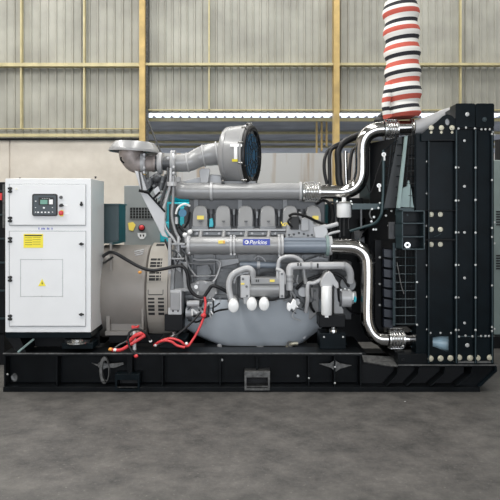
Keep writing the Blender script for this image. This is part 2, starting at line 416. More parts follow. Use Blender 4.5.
# controller
ct = MB().prism(rrect(32, 193.8, 57, 216, 2.2), -.035, -.012).mk('controller', 'ink', up, .002)
face = MB().prism(rrect(33.4, 195.3, 55.8, 214.8, 1.2), -.038, -.03).mk('controller_face', 'panelg', ct)
# controller details are joined into parts of the cabinet door
MB().pb(38.6, 197.4, 53.5, 205, -.041, -.034).mk('screen_bezel', 'ink', ct)
MB().pb(40.2, 199.8, 47.4, 204.2, -.044, -.036).mk('screen', 'lcd', ct)
MB().pb(49, 199.5, 52.8, 204.3, -.044, -.036).mk('key_label', 'paper', ct)
kb = MB()
for x, y, s_ in ((38, 212.3, .8), (41.7, 212.3, .8), (45.2, 212.3, .8), (48.6, 212.3, .8), (43.8, 207.8, .9), (35.6, 201.2, .6), (35.4, 212.1, .5), (52.4, 212.1, .5), (35.4, 207.6, .4), (52.3, 207.6, .4)):
    kb.prism(rrect(x-s_, y-s_*.85, x+s_, y+s_*.85, .25), -.044, -.036)
kb.mk('keypad', 'paper', ct)
text('- - - - -', 46, 198.5, .35, 8, -.0425, 'paper', ct, 'marking')
lab(MB().cyl(P(61, 197.4, -.014), P(61, 197.4, -.03), px(1.7, 0)).mk('key_switch', 'steel', up, .001), 'steel key switch')
s1 = MB(); s1.cyl(P(61, 205.3, -.014), P(61, 205.3, -.024), px(1.6, 0)); s1.prism([(60, 204), (61.8, 203.5), (63.3, 206), (60, 207), (58.8, 206)], -.04, -.02); s1.mk('selector_switch', 'ink', up)
es = MB().cyl(P(61.8, 213.3, -.013), P(61.8, 213.3, -.018), px(3.2, 0), n=24).mk('emergency_stop', 'yellow', up)
MB().lathe(P(61, 213, -.018), P(61, 213, -.1), [(0, .012), (.02, .012), (.022, .022), (.032, .022), (.036, .015)], n=20).mk('stop_button', 'red', up)
MB().pb(64.5, 212.6, 68.5, 214.4, -.017, -.013).mk('label_strip', 'paper', up)
MB().pb(64.5, 204.6, 67.5, 206, -.017, -.013).mk('label_strip', 'paper', up)
nb = MB()
for i, (x, w_) in enumerate(((38.5, .8), (41.3, .9), (42.7, .8), (44, .7), (47, .8), (48.3, .8), (51.6, .8))):
    nb.pb(x, 227.6 + .3*(i % 2), x+w_, 229.6, -.003, .001)
nb.mk('blue_scribble', 'bink', cb)
yl = MB().pb(23.5, 234, 43, 247.8, -.017, -.012).mk('caution_label', 'yellow', lo)
ln = MB(); ln.pb(24.5, 234.8, 42, 236, -.018, -.016)
for k in range(4): ln.pb(25, 237.6+k*2.3, 32, 238+k*2.3, -.018, -.016); ln.pb(32.6, 237.2+k*2.3, 40.5, 237.5+k*2.3, -.018, -.016)
ln.mk('printed_lines', 'ink', lo)
MB().prism([(42, 279), (45.8, 286), (38.2, 286)], -.017, -.012).mk('warning_triangle', 'yellow', lo)
MB().prism([(42.4, 281), (41.2, 283.7), (42.2, 283.5), (41.6, 285.3), (43.2, 282.8), (42.2, 283)], -.018, -.0165).mk('bolt_symbol', 'ink', lo)
cp = MB().prism([(20.4, 259.3), (62.8, 259.3), (62.8, 296.5), (20.4, 296.5)], -.0155, -.013, holes=[[(20.7, 259.6), (62.5, 259.6), (62.5, 296.2), (20.7, 296.2)]]).mk('cover_outline', 'boxg', lo)
bolts(lo, [(20.7, 259.5), (41.5, 259.5), (62.5, 259.5), (20.7, 278), (62.5, 278), (20.7, 296.3), (41.5, 296.3), (62.5, 296.3)], -.0145, .55)
MB().pb(5.2, 332.5, 91, 338, 0, .5).mk('plinth', 'rad', cb, .003)
zz = P(0, 338, 0).z
st = MB(); st.box(P(20, 0, 0).x, P(92, 0, 0).x, .28, .30, zt, zz); st.mk('support_plate', 'blackd', cb)
MB().tube([P(18, 352.2, .02), P(34, 339, .02)], .010, n=6, smooth=False).mk('support_strut', 'tealg', cb)
MB().prism([(6.5, 338), (20, 338), (26, 352), (17, 352)], .02, .28).mk('support_bracket', 'blackd', cb)
eyb = MB()
for x in (95.5,): eyb.lathe(P(x, 178.5, .2), P(x, 170, .2), [(0, .008), (.012, .008), (.013, .012), (.02, .008)], n=10)
eyb.cyl(P(20, 178.5, .2), P(20, 177.3, .2), .006); eyb.mk('roof_bolt', 'ink', cb)
ub = MB().pb(64.3, 339.5, 90, 345, .02, .2).mk('mount_block', 'blackd', cb, .003)
ub = MB().pb(62, 343, 93, 349, .0, .2).mk('mount_foot', 'rad', cb, .003)
MB().lathe(P(77.5, 342.5, .03), P(77.5, 330, .03), [(0, .10), (.012, .10), (.02, .06), (.035, .06)], n=20).mk('rubber_mount', 'clamp', cb)

# ============================================================ JUNCTION BOX
jb = thing('cable_junction_box', 'small dark teal sheet metal junction box on the rear top of the grey generator', 'junction box', P(110, 243, .7))
MB().pb(92, 204.5, 119, 243.5, .62, .95).mk('box_body', 'dteal', jb, .004)
MB().pb(92, 203.6, 119.6, 205.3, .60, .97).mk('box_lid', 'dteal', jb, .002)
MB().cyl(P(111, 243.5, .30), P(111, 271, .30), px(1.4, .3), n=14).mk('conduit_stub', 'alt', jb)
MB().pb(109.5, 242.5, 112.5, 245, .29, .65).mk('conduit_bracket', 'dteal', jb)

# ============================================================ ALTERNATOR (generator)
al = thing('generator_alternator', 'round grey beige alternator with slotted vent covers between the white cabinet and the engine', 'alternator', P(140, 336, .8))
cz = P(0, 290.5, .8).z; cy = .8
R0 = .47
def ax(xpx, Y=.33): return P(xpx, 0, Y).x
a0, a1, a2, a3 = ax(88), ax(146), ax(148.5), ax(168)
MB().lathe((a0, cy, cz), (a1, cy, cz), [(0, .36), (.02, R0-.02), (.06, R0), (a1-a0-.02, R0), (a1-a0, R0-.03)], n=64).mk('stator_frame', 'alt', al)
MB().lathe((a1-.005, cy, cz), (a3, cy, cz), [(0, R0-.03), (.01, R0+.012), (.05, R0+.02), (a3-a1, R0+.02), (a3-a1+.005, R0-.05)], n=64).mk('end_bell', 'altl', al)
MB().lathe((a3-.005, cy, cz), (ax(176), cy, cz), [(0, R0+.0), (.01, R0+.04), (.03, R0+.04), (.035, R0-.05), (.08, R0-.05)], n=64).mk('adapter_ring', 'alt', al)
def onring(x0, x1, t0, t1, r):
    """curved patch on the bell between angles t (deg, 0 = towards the camera, + up)"""
    b = MB(); n_ = 8; g0 = []; g1 = []
    for i in range(n_+1):
        t = math.radians(t0 + (t1-t0)*i/n_)
        for L, rr in ((g0, r), (g1, r-.02)):
            yy = cy - math.cos(t)*rr; z_ = cz + math.sin(t)*rr
            L.append((b.bm.verts.new((x0, yy, z_)), b.bm.verts.new((x1, yy, z_))))
    for i in range(n_):
        for L in (g0, g1): b.bm.faces.new([L[i][0], L[i][1], L[i+1][1], L[i+1][0]])
        for q in (0, 1): b.bm.faces.new([g0[i][q], g0[i+1][q], g1[i+1][q], g1[i][q]])
    b.bm.faces.new([g0[0][0], g0[0][1], g1[0][1], g1[0][0]]); b.bm.faces.new([g0[-1][0], g0[-1][1], g1[-1][1], g1[-1][0]])
    return b
def py2t(y, r):   # pixel row -> angle on the ring
    best = min(range(-88, 89), key=lambda t: abs(HZ - (cz + math.sin(math.radians(t))*r - CZ) * F / (D + cy - math.cos(math.radians(t))*r) - y))
    return best
RR = R0 + .02
def vent(xa, xb, rows, name='vent_slots'):
    vb_ = MB()
    o = None
    for (ya, yb) in rows:
        b = onring(ax(xa), ax(xb), py2t(yb, RR), py2t(ya, RR), RR+.004)
        me = bpy.data.meshes.new('t'); b.bm.to_mesh(me); vb_.bm.from_mesh(me); b.bm.free()
    return vb_.mk(name, 'hole', al)
vc = onring(ax(147), ax(163.5), py2t(282, RR), py2t(243, RR), RR+.003).mk('upper_vent_cover', 'altl', al)
vc2 = onring(ax(147), ax(165.5), py2t(322, RR), py2t(288, RR), RR+.003).mk('lower_vent_cover', 'altl', al)
vent(151, 159.5, [(244.2, 246.2)])
vent(148.8, 155, [(258.6+k*3.3, 260.7+k*3.3) for k in range(7)]); vent(155.6, 158.8, [(258.6+k*3.3, 260.7+k*3.3) for k in range(7)]); vent(159.4, 160.6, [(258.6+k*3.3, 260.7+k*3.3) for k in range(7)])
vent(148.3, 154.8, [(297.5+k*3.7, 299.7+k*3.7) for k in range(5)]); vent(158.3, 164.3, [(297.5+k*3.7, 299.7+k*3.7) for k in range(5)])
vent(148.2, 148.8, [(289.5, 294)], 'cover_groove'); vent(163, 163.6, [(289.5, 294)], 'cover_groove'); vent(148.8, 163, [(294.2, 295)], 'cover_groove')
MB().pb(105, 331.5, 145, 335.5, .36, 1.25).mk('base_foot', 'alt', al, .003)
MB().pb(106.3, 280, 109.8, 332, .37, .40).mk('frame_rib', 'alt', al)
MB().pb(141.5, 296, 143.5, 332, .345, .42).mk('frame_rib', 'alt', al)
MB().prism([(107, 332), (143, 332), (140, 322), (112, 322)], .42, .8).mk('foot_web', 'alt', al)
lab(MB().ball(P(139.8, 272.2, .335), px(1.5, .33), (1.3, 1, 1)).mk('grease_cap', 'orange', al), 'orange round cap')
tt = MB()
for k in range(3): tt.tube([P(134.5+k*.4, 251.5+k*2, .42), P(138, 250.8+k*2, .41), P(144-k*.6, 249.6+k*2, .42)], .006, n=6)
tt.mk('silver_sticker', 'lgrey', al)
MB().pb(150, 330, 180, 336, .5, 1.2).mk('mounting_pad', 'blackd', al)
MB().box(ax(106), ax(180), .45, 1.15, zt, P(0, 335.5, .4).z).mk('pedestal', 'blackd', al)

# ============================================================ ENGINE
en = thing('diesel_engine', 'large grey diesel engine with six rocker covers in a row, centre of the base', 'engine', P(255, 346, .8))
# block
blk = MB(); blk.pb(176, 254, 330, 304, .56, 1.1); blk.pb(182, 224, 327, 256, .66, 1.0)
blk.mk('engine_block', 'mgrey', en, .006)
det = MB()
for x in (192, 214, 236, 258, 280, 302, 322): det.pb(x-1, 255, x+1.6, 300, .525, .57)
det.pb(184, 262, 326, 263.6, .52, .57); det.pb(184, 295, 232, 298, .50, .57)
det.pb(195, 268, 211, 291, .535, .57); det.pb(217, 268, 232, 290, .535, .57); det.pb(303, 272, 318, 292, .53, .57)
det.mk('block_ribs', 'mgrey', en, .004)
# sump with inward sloping front
ztop = P(0, 300, .45).z; zbo = P(0, 346, .45).z
sl = lambda v: .30 * max(0, min(1, (ztop - v.z) / (ztop - zbo)))**1.5
s_ = MB()
outl = [(201, 300), (322, 300), (328, 312), (329, 320), (324, 329), (314, 337), (303, 347), (216, 347), (206, 343), (192, 336), (183, 328), (186, 312)]
rows = 18
# loft: rows from the top down, y of front depends on row
def edge(y):
    xs = []
    for (xa, ya), (xb, yb) in zip(outl, outl[1:] + outl[:1]):
        if ya != yb and min(ya, yb) - 1e-6 <= y <= max(ya, yb) + 1e-6: xs.append(xa + (xb-xa)*(y-ya)/(yb-ya))
    return min(xs), max(xs)
ringl = []
for i in range(rows+1):
    y = 300 + 46.9*i/rows; xa, xb = edge(min(max(y, 300.01), 346.8)); t = i/rows; yf = .45 + .05*t**3
    zq = P(0, y, .45).z; k = []
    for j in range(15):
        u = j/14; xx = xa + (xb-xa)*u; wx = P(xx, 0, .45).x; rd = (abs(2*u-1))**8*.09
        k.append(s_.bm.verts.new((wx, yf+rd, zq)))
    for j in range(14, -1, -1):
        u = j/14; xx = xa + (xb-xa)*u; wx = P(xx, 0, .45).x
        k.append(s_.bm.verts.new((wx, 1.6-yf, zq)))
    ringl.append(k)
for a_, b_ in zip(ringl, ringl[1:]):
    m_ = len(a_)
    for j in range(m_): s_.bm.faces.new([a_[j], a_[(j+1)%m_], b_[(j+1)%m_], b_[j]])
s_.bm.faces.new(ringl[0]); s_.bm.faces.new(ringl[-1])
su = s_.mk('oil_sump', 'sump', en)
bolts(su, [(222, 331.5), (303.5, 336.5), (219.5, 346), (259, 346), (261, 346)], .52, 2.0, 'lgrey', 'drain_plug')
MB().cyl(P(290, 346.5, .5), P(290, 344, .42), .03).mk('drain_valve', 'steel', su)
MB().tube([P(287, 347, .45), P(292, 344, .42), P(298, 343.5, .42)], .018, n=8).mk('drain_pipe', 'brass', su)
# rocker covers
MB().pb(189, 198, 325, 229, .64, .98).mk('cylinder_head', 'dgrey', en, .006)
for i, x in enumerate((200, 223, 245.5, 268, 290.5, 314)):
    o = [(x-7.8, 227.8), (x-7.3, 214), (x-6.6, 209), (x-4.8, 206.6), (x-2, 205.6), (x+2, 205.6), (x+4.8, 206.6), (x+6.4, 209), (x+7, 214), (x+7.5, 227.8)]
    c_ = MB().prism(o, .5, .95, dY=lambda v: .05*max(0, (v.z - P(0, 216, .5).z)/.08)**1.2).mk('rocker_cover', 'grey', en, .012)
    MB().pb(x-8.2, 226.5, x+8, 228.8, .48, .95).mk('cover_flange', 'mgrey', c_, .003)
    k = MB(); k.cyl(P(x+.6, 221.5, .5), P(x+.6, 221.5, .46), .009); k.pb(x-1.1, 220.6, x+2.1, 221.9, .47, .485); k.mk('cover_clip', 'dgrey', c_)
    if i in (0,): lab(MB().pb(197, 215.6, 203.8, 219.4, .487, .497).mk('yellow_tag', 'yel2', c_), 'yellow sticker')
    if i in (5,): lab(MB().pb(312.5, 215.8, 318.5, 219.6, .487, .497).mk('orange_tag', 'yel2', c_), 'orange yellow sticker')
    # port between cover and manifold
    MB().tube([P(x+1, 228, .52), P(x+1, 233, .47), P(x, 238, .42)], .02, n=10).mk('coolant_riser', 'grey', en)
    # injector behind each gap
    if i < 5:
        q = MB(); q.cyl(P(x+11, 226, .62), P(x+11, 212, .62), .022); q.cyl(P(x+11, 214, .62), P(x+11, 209, .62), .034); q.mk('injector', 'dgrey', en)
# bright teal gaps come from the engine behind; fuel rail plate
MB().pb(190, 228.8, 323, 231.2, .47, .62).mk('cover_rail', 'grey', en, .003)
MB().pb(194, 231.6, 322, 235.6, .49, .62).mk('side_plate', 'mgrey', en, .003)
rb = []
for x in (197, 207, 219, 229, 241, 252, 263, 275, 286): rb.append((x, 233.4))
bolts(en, rb, .488, 1.0, 'lgrey')
# charge air pipe on top
yP = .6; rP = px(8.3, yP); za = P(0, 191.3, yP).z
def ppx(x, Y): return P(x, 0, Y).x
cA = MB(); L = ppx(300, yP) - ppx(186, yP)
cA.lathe((ppx(186, yP), yP, za), (ppx(300, yP), yP, za), [(0, rP*1.0), (L, rP)], n=36)
cA.tube([Vector((ppx(187, yP), yP, za)), Vector((ppx(180, yP), yP, za+.01)), P(174, 187.5, yP+.05), P(171.5, 180, yP+.12), P(171.5, 171, yP+.2)], [rP, rP*1.02, rP*.95, rP*.8, rP*.62], n=24)
ca = cA.mk('charge_air_pipe', 'grey', en)
for x, w_ in ((211.5, 2.6), (300.3, 2.6)):
    c_ = MB(); c_.lathe((ppx(x-w_/2, yP), yP, za), (ppx(x+w_/2, yP), yP, za), [(0, rP*1.14), (px(w_, yP), rP*1.14)], n=36); c_.mk('pipe_flange', 'lgrey', ca, .003)
MB().cyl(P(172, 186, .42), P(172, 182, .42), .05, n=16).mk('pipe_cap', 'lgrey', ca)
for x in (196, 240, 285): MB().pb(x-2, 199.3, x+2, 212, .62, .75).mk('pipe_support', 'mgrey', en)
# water manifold (front horizontal pipe)
yM = .38; zM = P(0, 245.2, yM).z; rM = px(8.6, yM)
wmn = MB(); wmn.cyl((ppx(189, yM), yM, zM), (ppx(280, yM), yM, zM), rM, n=36)
wmn = wmn.mk('water_manifold', 'grey', en)
for x, w_, s1_ in ((189, 3, 1.16), (231, 2.2, 1.2), (234.2, 2.2, 1.2), (279, 2.6, 1.28), (282, 2.6, 1.28)):
    MB().cyl((ppx(x-w_/2, yM), yM, zM), (ppx(x+w_/2, yM), yM, zM), rM*s1_, n=30).mk('manifold_flange', 'lgrey', wmn, .003)
w2 = MB(); w2.cyl((ppx(283, yM), yM, zM-.005), (ppx(326, yM), yM, zM-.005), rM*.88, n=36); w2.pb(284, 237.8, 326, 240.5, .32, .46); w2 = w2.mk('water_manifold_extension', 'cool', en)
MB().cyl((ppx(325.5, yM), yM, zM-.005), (ppx(328.5, yM), yM, zM-.005), rM*1.2, n=30).mk('manifold_flange', 'tealg', w2, .002)
bolts(wmn, [(189.4, 237.5), (189.4, 253), (231, 236.5), (234.5, 236.5), (231, 254.3), (234.5, 254.3), (279.5, 236), (279.5, 256)], .30, .9, 'lgrey')
yl = yM - rM - .003
npl = MB().pb(243, 239, 270, 245.2, yl-.003, yl+.02).mk('nameplate', 'blue', en)
text('Perkins', 258.3, 242.2, 4.3, 17.5, yl-.004, 'paper', npl, shear=.25)
lg = MB().prism(ell(246.7, 242.1, 2.1, 2.0), yl-.0045, yl-.0025, holes=[ell(246.3, 242.1, 1.0, .9)]).mk('emblem', 'paper', npl)
MB().pb(218.3, 240.4, 225, 243.6, yl-.003, yl+.02).mk('yellow_tag', 'yel2', wmn)
lab(MB().pb(223.2, 240.7, 224.8, 243.3, yl-.004, yl-.002).mk('tag_mark', 'orange', wmn), 'orange square on the yellow tag')
# control module and harness on top of the extension
cm = MB(); cm.prism([(285, 238), (287, 226), (291, 224), (301, 224), (303, 218), (308, 216.5), (312, 218), (314, 224), (323, 226), (327, 238)], .42, .6)
cm = cm.mk('control_module', 'grey', en, .006)
bolts(cm, [(289, 235), (294, 234.5), (299, 233), (304, 234), (308, 235.5), (312, 235)], .418, .9, 'dgrey')
MB().pb(290.5, 216.5, 299, 229.5, .37, .47).mk('connector_block', 'ink', cm, .004)
MB().pb(301, 218.5, 309, 231, .38, .47).mk('sensor_housing', 'grey', cm, .005)
MB().prism([(313, 227), (326, 224), (328, 232), (325, 241), (316, 241)], .40, .5).mk('cast_bracket', 'lgrey', cm, .006)
hb = MB(); hb.tube([P(289, 216, .36), P(294, 213.8, .34), P(302, 215, .34), P(310, 218, .36), P(318, 222, .4), P(330, 225.5, .45)], .013, n=8)
hb.tube([P(291, 217, .36), P(288, 222, .34), P(292, 227, .36)], .01, n=8); hb.mk('wiring_harness', 'rubber', en)
yy = MB(); yy.tube([P(281, 222, .36), P(284, 226, .34), P(288, 222, .35)], .004, n=6); yy.tube([P(282, 226, .36), P(285, 223, .34), P(289, 225, .35)], .004, n=6); yy.mk('yellow_wire', 'yel2', en)
pt = MB(); pt.tube([P(300, 212, .38), P(300, 216, .38), P(301, 219, .4)], .014, n=8); pt.mk('sensor_stub', 'lgrey', en)
# hoses and couplings between engine front and breather
cu = MB(); cu.tube([P(314, 226, .45), P(325, 227, .42), P(338, 224, .42)], px(2.2, .42), n=12); cu.mk('breather_pipe', 'lgrey', en)
MB().tube([P(340, 231, .42), P(329, 234, .42), P(324, 238, .42)], px(1.4, .42), n=10).mk('small_pipe', 'lgrey', en)
# breather / separator cup
br = MB(); br.lathe(P(344, 217.5, .42), P(344, 190, .42), [(0, px(6.6, .42)), (.01, px(7.3, .42)), (px(14, .42), px(7.3, .42)), (px(14, .42)+.004, px(5, .42)), (px(16.5, .42), px(2.2, .42)), (px(20, .42), px(2, .42))], n=28)
br = br.mk('breather_canister', 'filt', en)
k = MB(); k.lathe(P(344, 203.4, .42), P(344, 190, .42), [(0, px(8.6, .42)), (px(1.8, .42), px(8.6, .42))], n=8); k.mk('canister_clamp', 'clamp', br)
bolts(br, [(337, 201.3), (344, 200.6), (351, 201.3), (352, 204)], .34, .8)
for x, t in ((340, 237), (344, 236), (348.5, 229)): MB().cyl(P(x, 217, .42), P(x, t, .42), px(1.2, .42), n=10).mk('canister_stem', 'rubber', br)
# curved hoses rising beside the fan
for pts, r_, m_ in (
    ([(343, 196), (342, 190), (339, 180), (338.5, 165), (338, 152), (342, 144), (350, 139), (362, 134)], 3.5, 'rubber'),
    ([(349, 197), (351, 190), (356, 184), (360, 176)], 1.6, 'rubber'),
    ([(330, 186), (329.5, 170), (329.5, 156), (332, 149), (338, 146)], 1.8, 'rubber'),
    ([(327, 184), (324.5, 172), (324.5, 160), (328, 151), (334, 146), (345, 141)], 1.7, 'rubber'),
    ([(349, 180), (350, 165), (352, 152), (356, 147)], 1.7, 'rubber')):
    MB().tube([P(a, b, .62 + .02*i) for i, (a, b) in enumerate(pts)], px(r_, .62), n=12).mk('rubber_hose', m_, en)
MB().tube([P(346.5, 186, .7), P(346, 175, .7), P(345.5, 160, .7), P(345.5, 151, .7)], px(2, .7), n=12).mk('steel_riser', 'chrome', en)
# oil cooler
yO = .3; zO = P(0, 288.8, yO).z
oc = MB(); oc.cyl((ppx(248, yO), yO, zO), (ppx(283, yO), yO, zO), px(8, yO), n=30); oc.pb(251, 278, 282, 284, .22, .36)
oc = oc.mk('oil_cooler', 'grey', en, .003)
MB().pb(240.5, 275.5, 250, 298, .2, .38).mk('cooler_inlet_housing', 'lgrey', oc, .008)
MB().pb(279.5, 272, 284.5, 298, .2, .38).mk('cooler_flange', 'lgrey', oc, .004)
MB().prism([(243, 297), (249, 297), (248, 304), (244, 304)], .22, .34).mk('cooler_foot', 'lgrey', oc, .004)
bolts(oc, [(243, 279), (246.5, 286.5), (247, 296), (282, 274), (282, 296)], .198, 1, 'mgrey')
MB().pb(269.8, 279.6, 274.6, 282, .214, .222).mk('yellow_tag', 'yel2', oc)
MB().pb(240.8, 283, 244.4, 284.6, .194, .202).mk('yellow_tag', 'yel2', oc)
MB().pb(255.8, 279.6, 256.9, 282, .214, .222).mk('marking', 'ink', oc)
MB().pb(257.8, 279.6, 258.9, 282, .214, .222).mk('marking', 'ink', oc)
# oil pipes
MB().tube([P(232, 301, .24), P(229.5, 292, .24), P(229.3, 282, .24), P(233, 274.5, .24), P(241, 270, .24), P(248, 268.3, .24), P(252.3, 271.5, .24), P(252.8, 279, .26)], px(3.1, .24), n=16).mk('oil_pipe', 'lgrey', en)
MB().tube([P(234, 283, .28), P(236, 276.5, .27), P(243, 273.5, .27), P(249, 272.5, .27)], px(1.4, .24), n=10).mk('oil_pipe', 'lgrey', en)
MB().tube([P(240, 264.8, .42), P(258, 264.8, .42), P(281, 265.5, .42)], px(3.3, .4), n=16).mk('side_pipe', 'cool', en)
MB().cyl(P(257, 264.8, .42), P(260, 264.8, .42), px(3.9, .4)).mk('pipe_collar', 'lgrey', en)
MB().tube([P(278, 282, .27), P(278, 268, .27), P(279.5, 260, .27), P(285, 256.7, .27), P(294, 256.7, .27), P(301, 260.5, .28), P(302, 264, .3)], px(1.9, .27), n=14).mk('cooler_hose_pipe', 'lgrey', en)
MB().tube([P(276, 269, .25), P(282, 271, .24), P(284.5, 277, .24), P(284.5, 284, .24)], px(1.6, .24), n=12).mk('cooler_hose_pipe', 'lgrey', en)
MB().tube([P(289.5, 290, .27), P(289.5, 272, .27), P(290.5, 267.5, .27), P(294, 266, .27), P(318, 265.7, .27), P(340, 265.5, .27), P(346.5, 266.5, .28), P(350, 272, .3), P(350.5, 282, .34)], px(3.7, .27), n=20).mk('coolant_transfer_pipe', 'lgrey', en)
for p0, p1 in (((289.5, 275), (289.5, 277.5)), ((289.5, 280), (289.5, 282)), ((310, 265.8), (312, 265.8)), ((343, 265.8), (345, 266))):
    MB().cyl(P(*p0, .27), P(*p1, .27), px(4.5, .27)).mk('pipe_collar', 'grey', en)
for x in (298, 300.8): MB().pb(x-.6, 263, x+.7, 266, .225, .235).mk('marking', 'ink', en)
MB().pb(317, 263.5, 318.6, 268, .225, .235).mk('marking', 'ink', en)
# spin-on oil filters, ends tipped towards the viewer
for i, (x, y, r_) in enumerate(((233.5, 306.3, 5.4), (251.8, 304.8, 5.2), (264, 304.8, 5.2))):
    c0 = P(x, y-4, .40); c1 = P(x, y-.3, .15); Lf = (c1-c0).length
    f_ = MB(); f_.lathe(c0, c1, [(0, px(r_-.6, .2)), (Lf-.02, px(r_, .2)), (Lf-.006, px(r_-.3, .2)), (Lf, px(r_-1.2, .2))], n=28)
    for v in f_.bm.verts: v.co.z = c1.z + (v.co.z - c1.z) * 1.28
    fo = f_.mk('oil_filter', 'filt', en)
    MB().lathe(c0 + Vector((0, .04, .03)), c0 - (c1-c0)*.02, [(0, px(r_+.2, .2)), (.045, px(r_+.2, .2))], n=20).mk('filter_head', 'grey', fo)
# wrapped white connector
wcn = MB().prism([(287, 304), (289, 302.5), (290.5, 304.5), (293.5, 299), (296, 301), (296.5, 305), (299, 308), (296, 307.5), (294, 311), (291.5, 308.5), (289.5, 312), (286.8, 309)], .2, .26).mk('wrapped_connector', 'paper', en, .008)
# fuel filter and its casting
ff = MB(); ff.lathe(P(326.6, 315, .2), P(326.6, 280, .2), [(0, px(4.6, .2)), (.01, px(5.4, .2)), (px(28, .2), px(5.4, .2)), (px(29, .2), px(4.8, .2))], n=28)
ff = ff.mk('fuel_filter', 'filt', en)
MB().prism([(320.5, 287), (321.5, 279), (326, 273), (330, 271.5), (333, 274), (336, 280), (338.5, 283), (339, 288), (336.5, 289), (333, 285), (332.5, 287)], .18, .38).mk('filter_head_casting', 'lgrey', en, .008)
MB().tube([P(322, 279, .26), P(314, 283, .26), P(308.5, 283.5, .26), P(307.5, 290, .26), P(307.5, 300, .28), P(306, 312, .34)], px(2.0, .26), n=12).mk('fuel_pipe', 'lgrey', en)
MB().tube([P(303.5, 268, .33), P(304.5, 276, .32), P(306, 284, .3)], px(2.2, .3), n=12).mk('fuel_pipe', 'grey', en)
MB().pb(325, 315, 328.5, 317.5, .16, .24).mk('filter_drain', 'paper', ff)
MB().prism([(334, 285), (336.5, 284), (338, 300), (343.5, 310), (343.5, 315.5), (334, 315.5)], .3, .38).mk('mount_arm', 'grey', en, .004)
MB().pb(319, 315.5, 345.5, 327.3, .18, .4).mk('front_mount_bracket', 'blackd', en, .006)
mo = MB().pb(320, 333.5, 346, 349, .16, .4).mk('isolation_mount', 'rad', en, .004)
MB().lathe(P(333.5, 334, .26), P(333.5, 320, .26), [(0, px(7.6, .26)), (.012, px(7.6, .26)), (.02, px(4.5, .26)), (.045, px(4.2, .26)), (.05, px(2.2, .26)), (.07, px(2.2, .26))], n=24).mk('mount_cap', 'clamp', mo)
bolts(mo, [(324, 337), (343, 337)], .158, .8)
# charging alternator
ch = MB(); ch.lathe(P(340, 298, .36), P(353, 298, .36), [(0, px(7.5, .36)), (.01, px(9, .36)), (px(10.5, .36), px(9, .36)), (px(11.5, .36), px(6, .36)), (px(13, .36), px(6, .36))], n=28)
ch = ch.mk('charging_alternator', 'lgrey', en)
MB().lathe(P(340, 298, .36), P(336, 298, .36), [(0, px(10, .36)), (px(1.5, .36), px(10, .36))], n=24).mk('alternator_housing_ring', 'dgrey', ch)
MB().pb(352.5, 293, 354.3, 300, .27, .33).mk('alternator_terminal', 'filt', ch)
lab(MB().prism(ell(355, 299.3, 1.4, 3), .27, .33).mk('terminal_cap', 'teal', ch), 'bright blue cap')
MB().cyl(P(351, 297, .36), P(355.5, 297, .36), px(6, .36)).mk('alternator_pulley', 'grey', ch)
bolts(ch, [(341, 290), (345, 289), (349, 290)], .275, .8)
# lower right: hoses / gear case
gc = MB(); gc.pb(326, 262, 352, 320, .62, 1.05); gc.mk('gear_case', 'dgrey', en, .01)
MB().cyl(P(348, 284, .62), P(348, 284, .5), px(8, .55)).mk('water_pump', 'mgrey', en, .006)
MB().tube([P(296, 289, .36), P(305, 281, .34), P(318, 276, .34), P(330, 273, .36), P(342, 277, .36), P(349, 287, .36)], px(1.5, .34), n=10).mk('black_hose', 'rubber', en)
MB().tube([P(345, 306, .4), P(352, 312, .44), P(360, 314, .5), P(366, 312, .55)], px(1.2, .34), n=8).mk('black_hose', 'rubber', en)
MB().tube([P(256, 298, .3), P(264, 299.5, .26), P(274, 299.5, .26), P(282, 296, .28)], px(1.4, .26), n=8).mk('black_hose', 'rubber', en)
MB().pb(328, 204, 340, 262, .95, 1.3).mk('front_plate', 'blackd', en)
MB().pb(338, 198, 371, 342, .9, 1.3).mk('front_cover', 'blackd', en)
# left side: flywheel housing
fl = MB(); fl.lathe((ppx(169.5, .35), .8, cz), (ppx(184, .35), .8, cz), [(0, .44), (.01, .50), (.045, .50), (.05, .46), (.10, .44), (.13, .42)], n=48)
fl = fl.mk('flywheel_housing', 'mgrey', en)
hp = MB(); hp.pb(168, 238, 171, 314, .34, .42); hp.pb(170.5, 288.5, 189, 291.5, .34, .44); hp.pb(171, 243, 185, 245, .36, .44); hp.pb(171, 258, 184, 259.5, .36, .44)
hp.pb(171, 262, 181, 288, .42, .46); hp.pb(183, 262, 187.5, 288, .40, .46); hp.mk('housing_plate', 'grey', en, .003)
MB().pb(168, 290, 181.5, 315, .30, .46).mk('mount_pedestal', 'lgrey', en, .004)
MB().pb(170.2, 292.5, 179.6, 310, .292, .305).mk('pedestal_recess', 'grey', en, .004)
bolts(en, [(173, 311), (178, 311)], .29, .8, 'ink')
MB().pb(164.5, 314.8, 182.5, 331, .28, .5).mk('rear_mount_bracket', 'mgrey' if 0 else 'radedge' if 0 else 'blackd', en, .004)
mo2 = MB().pb(160, 339, 186, 348, .2, .5).mk('isolation_mount', 'rad', en, .003)
MB().lathe(P(173.5, 340, .32), P(173.5, 320, .32), [(0, px(7.4, .32)), (.01, px(7.4, .32)), (.02, px(4.6, .32)), (.05, px(4.2, .32)), (.055, px(2, .32)), (.08, px(2, .32))], n=22).mk('mount_cap', 'clamp', mo2)
